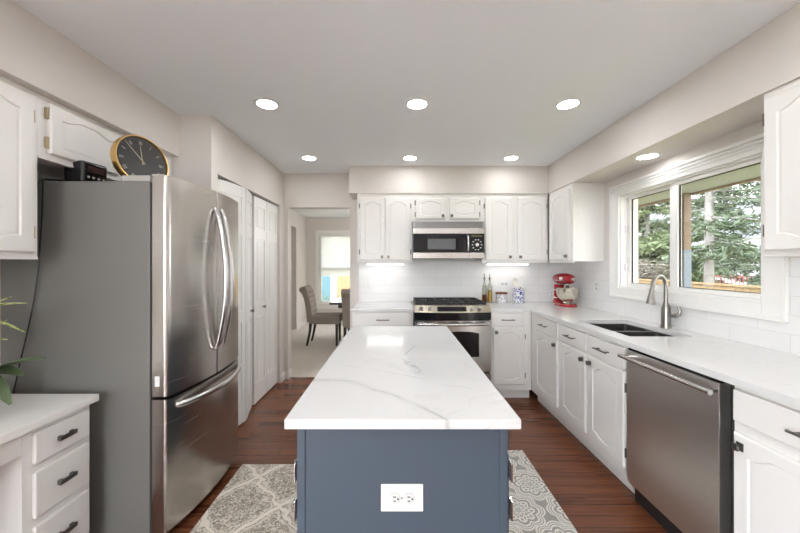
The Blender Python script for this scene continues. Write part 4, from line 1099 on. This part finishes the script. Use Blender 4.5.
def leafmesh(name, clumps, m, parent, size, per):
    vs, fs = [], []
    for c, r in clumps:
        for _ in range(per):
            d = Vector((random.gauss(0, 1), random.gauss(0, 1), random.gauss(0, .6)))
            p = Vector(c) + d*r*.6
            a = Vector((random.uniform(-1, 1), random.uniform(-1, 1), random.uniform(-.8, .3))).normalized()
            b_ = a.cross(Vector((random.uniform(-1, 1), random.uniform(-1, 1), random.uniform(-1, 1)))).normalized()
            L = size*random.uniform(.6, 1.4); w_ = L*.11
            i = len(vs); vs += [p-b_*w_, p+a*L*.5-b_*w_*.8, p+a*L, p+b_*w_]; fs.append((i, i+1, i+2, i+3))
    me = bpy.data.meshes.new(name); me.from_pydata([tuple(v_) for v_ in vs], [], fs); me.materials.append(m)
    o = bpy.data.objects.new(name, me); C.objects.link(o); o.parent = parent; return o
def spruce(label, x, y, h, rad, start, m, trunk_r, seed, per=26, size=.30, dens=1.0):
    random.seed(seed)
    t = thing('spruce_tree', label, 'tree', (x, y, GZ), 0, 'trees outside')
    mb = MB(); mb.tube([(0, 0, 0), (.03, .02, h*.4), (0, 0, h)], [trunk_r, trunk_r*.75, .02], 10)
    clumps = []; z = start
    while z < h*.98:
        f = 1-(z/h); n = 6 if f > .3 else 4
        for k in range(n):
            if random.random() > dens: continue
            a = random.uniform(0, 2*PI); L = rad*f*random.uniform(.65, 1.1) + .2
            zz = z + random.uniform(-.15, .15)
            tip = Vector((math.cos(a)*L, math.sin(a)*L, zz - L*.22))
            mb.tube([(0, 0, zz), Vector((0, 0, zz)).lerp(tip, .6) + Vector((0, 0, .05)), tip], [.028, .018, .006], 5)
            ns = max(3, int(L/.28))
            for i in range(1, ns+1): clumps.append((Vector((0, 0, zz)).lerp(tip, (i+.3)/(ns+.3)), .20))
        z += .36
    mb.build('trunk', barkm, t); leafmesh('foliage', clumps, m, t, size, per)
    return t
spruce('spruce with a bare grey trunk seen through the right pane', 8.3, 9.0, 9, 1.9, 2.3, needle, .12, 3, per=40, size=.17, dens=.55)
spruce('dense light green spruce filling the left pane', 13.0, 17.6, 11, 3.0, .5, needle2, .16, 5, per=46, size=.30)
spruce('dark spruce at the right end of the right pane', 13.7, 12.2, 9, 2.2, .4, needle, .14, 9, per=44, size=.20, dens=.7)
spruce('far spruce between the grey trunk and the right end tree', 23.5, 25.2, 12, 2.6, .4, needle, .18, 11, per=26, size=.42, dens=.7)
spruce('farthest spruce behind the left pane tree', 17.0, 27.5, 13, 2.8, .4, needle2, .18, 12, per=26, size=.42, dens=.7)
random.seed(21)
t = thing('shrub', 'brown leafless shrub at the bottom of the left pane', 'shrub', (8.7, 11.9, GZ), 0)
mb = MB(); cl = []
for k in range(26):
    a = random.uniform(0, 2*PI); r = random.uniform(.1, .9); tip = Vector((math.cos(a)*r, math.sin(a)*r, random.uniform(1.3, 2.05)))
    mb.tube([(tip.x*.2, tip.y*.2, 0), (tip.x*.7, tip.y*.7, tip.z*.6), tip], [.02, .012, .004], 5)
    for i in range(5): cl.append((tip*(1-.13*i), .16))
mb.build('stems', barkm, t); leafmesh('twigs', cl, shrubm, t, .16, 26)
t = thing('neighbour_house', 'pale neighbouring house with a grey roof behind the spruces', 'house', (31.0, 32.5, GZ), math.radians(-42))
mb = MB(); mb.box(-5, 5, -3, 3, 0, 4.6); mb.prism([(-3, 4.6), (3, 4.6), (0, 7.6)], 'x', -5, 5); mb.build('walls', sidingm, t)
mb = MB()
for s_ in (-1, 1): mb.prism([(0, 7.75), (s_*3.5, 4.25), (s_*3.5, 4.1), (0, 7.6)], 'x', -5.4, 5.4)
mb.build('roof', roofm, t)
for x in (-3, 0, 3):
    mb = MB(); mb.box(x-.6, x+.6, -3.06, -3.0, 1.0, 2.2); o = mb.build('window_frame', trimw, t)
    mb = MB(); mb.box(x-.52, x+.52, -3.07, -3.055, 1.08, 2.12); mb.build('pane', blackg, o)
t = thing('wooden_deck', 'red-stained deck railing far behind the grey trunk', 'deck', (18.0, 19.5, GZ), math.radians(-42))
mb = MB(); mb.box(-1.8, 1.8, -1, 1, .3, .42); mb.build('platform', reddeck, t)
mb = MB(); mb.box(-1.8, 1.8, -1, -.92, 1.2, 1.3)
for k in range(25): mb.box(-1.8+k*.148, -1.75+k*.148, -.98, -.94, .42, 1.2)
mb.build('railing', reddeck, t)
for sx in (-1.7, 1.7):
    for sy in (-.9, .9):
        mb = MB(); mb.box(sx-.06, sx+.06, sy-.06, sy+.06, 0, .3); mb.build('post', reddeck, t)
# beyond the dining window
t = thing('neighbour_garage', 'teal sided building with white corner board outside the dining window', 'house', (-3.93, 15.0, GZ))
mb = MB(); mb.box(-3.2, 1.0, 0, 4, 0, 3.2); mb.build('walls', tealm, t)
mb = MB(); mb.box(1.0, 1.35, -.04, 4, 0, 3.2); mb.build('corner_board', trimw, t)
mb = MB(); mb.prism([(-3.6, 3.2), (1.7, 3.2), (-.95, 5.0)], 'y', -.3, 4.3); mb.build('roof', roofm, t)
t = thing('wooden_fence', 'tall tan cedar fence outside the dining window', 'fence', (-.9, 14.0, GZ))
mb = MB()
for k in range(30): mb.box(-1.6+k*.15, -1.455+k*.15, 0, .02, 0, 1.95)
mb.build('boards', cedar, t)
random.seed(5)
t = thing('shrub', 'low green shrub outside under the dining window', 'shrub', (-2.25, 11.0, GZ))
mb = MB(); cl = []
for k in range(18):
    tip = Vector((random.uniform(-.8, .9), random.uniform(-.3, .3), random.uniform(.55, .98)))
    mb.tube([(tip.x*.5, tip.y*.4, 0), tip], [.015, .004], 5); cl += [(tip, .14), (tip*.75, .14)]
mb.build('stems', barkm, t); leafmesh('foliage', cl, needle2, t, .10, 26)
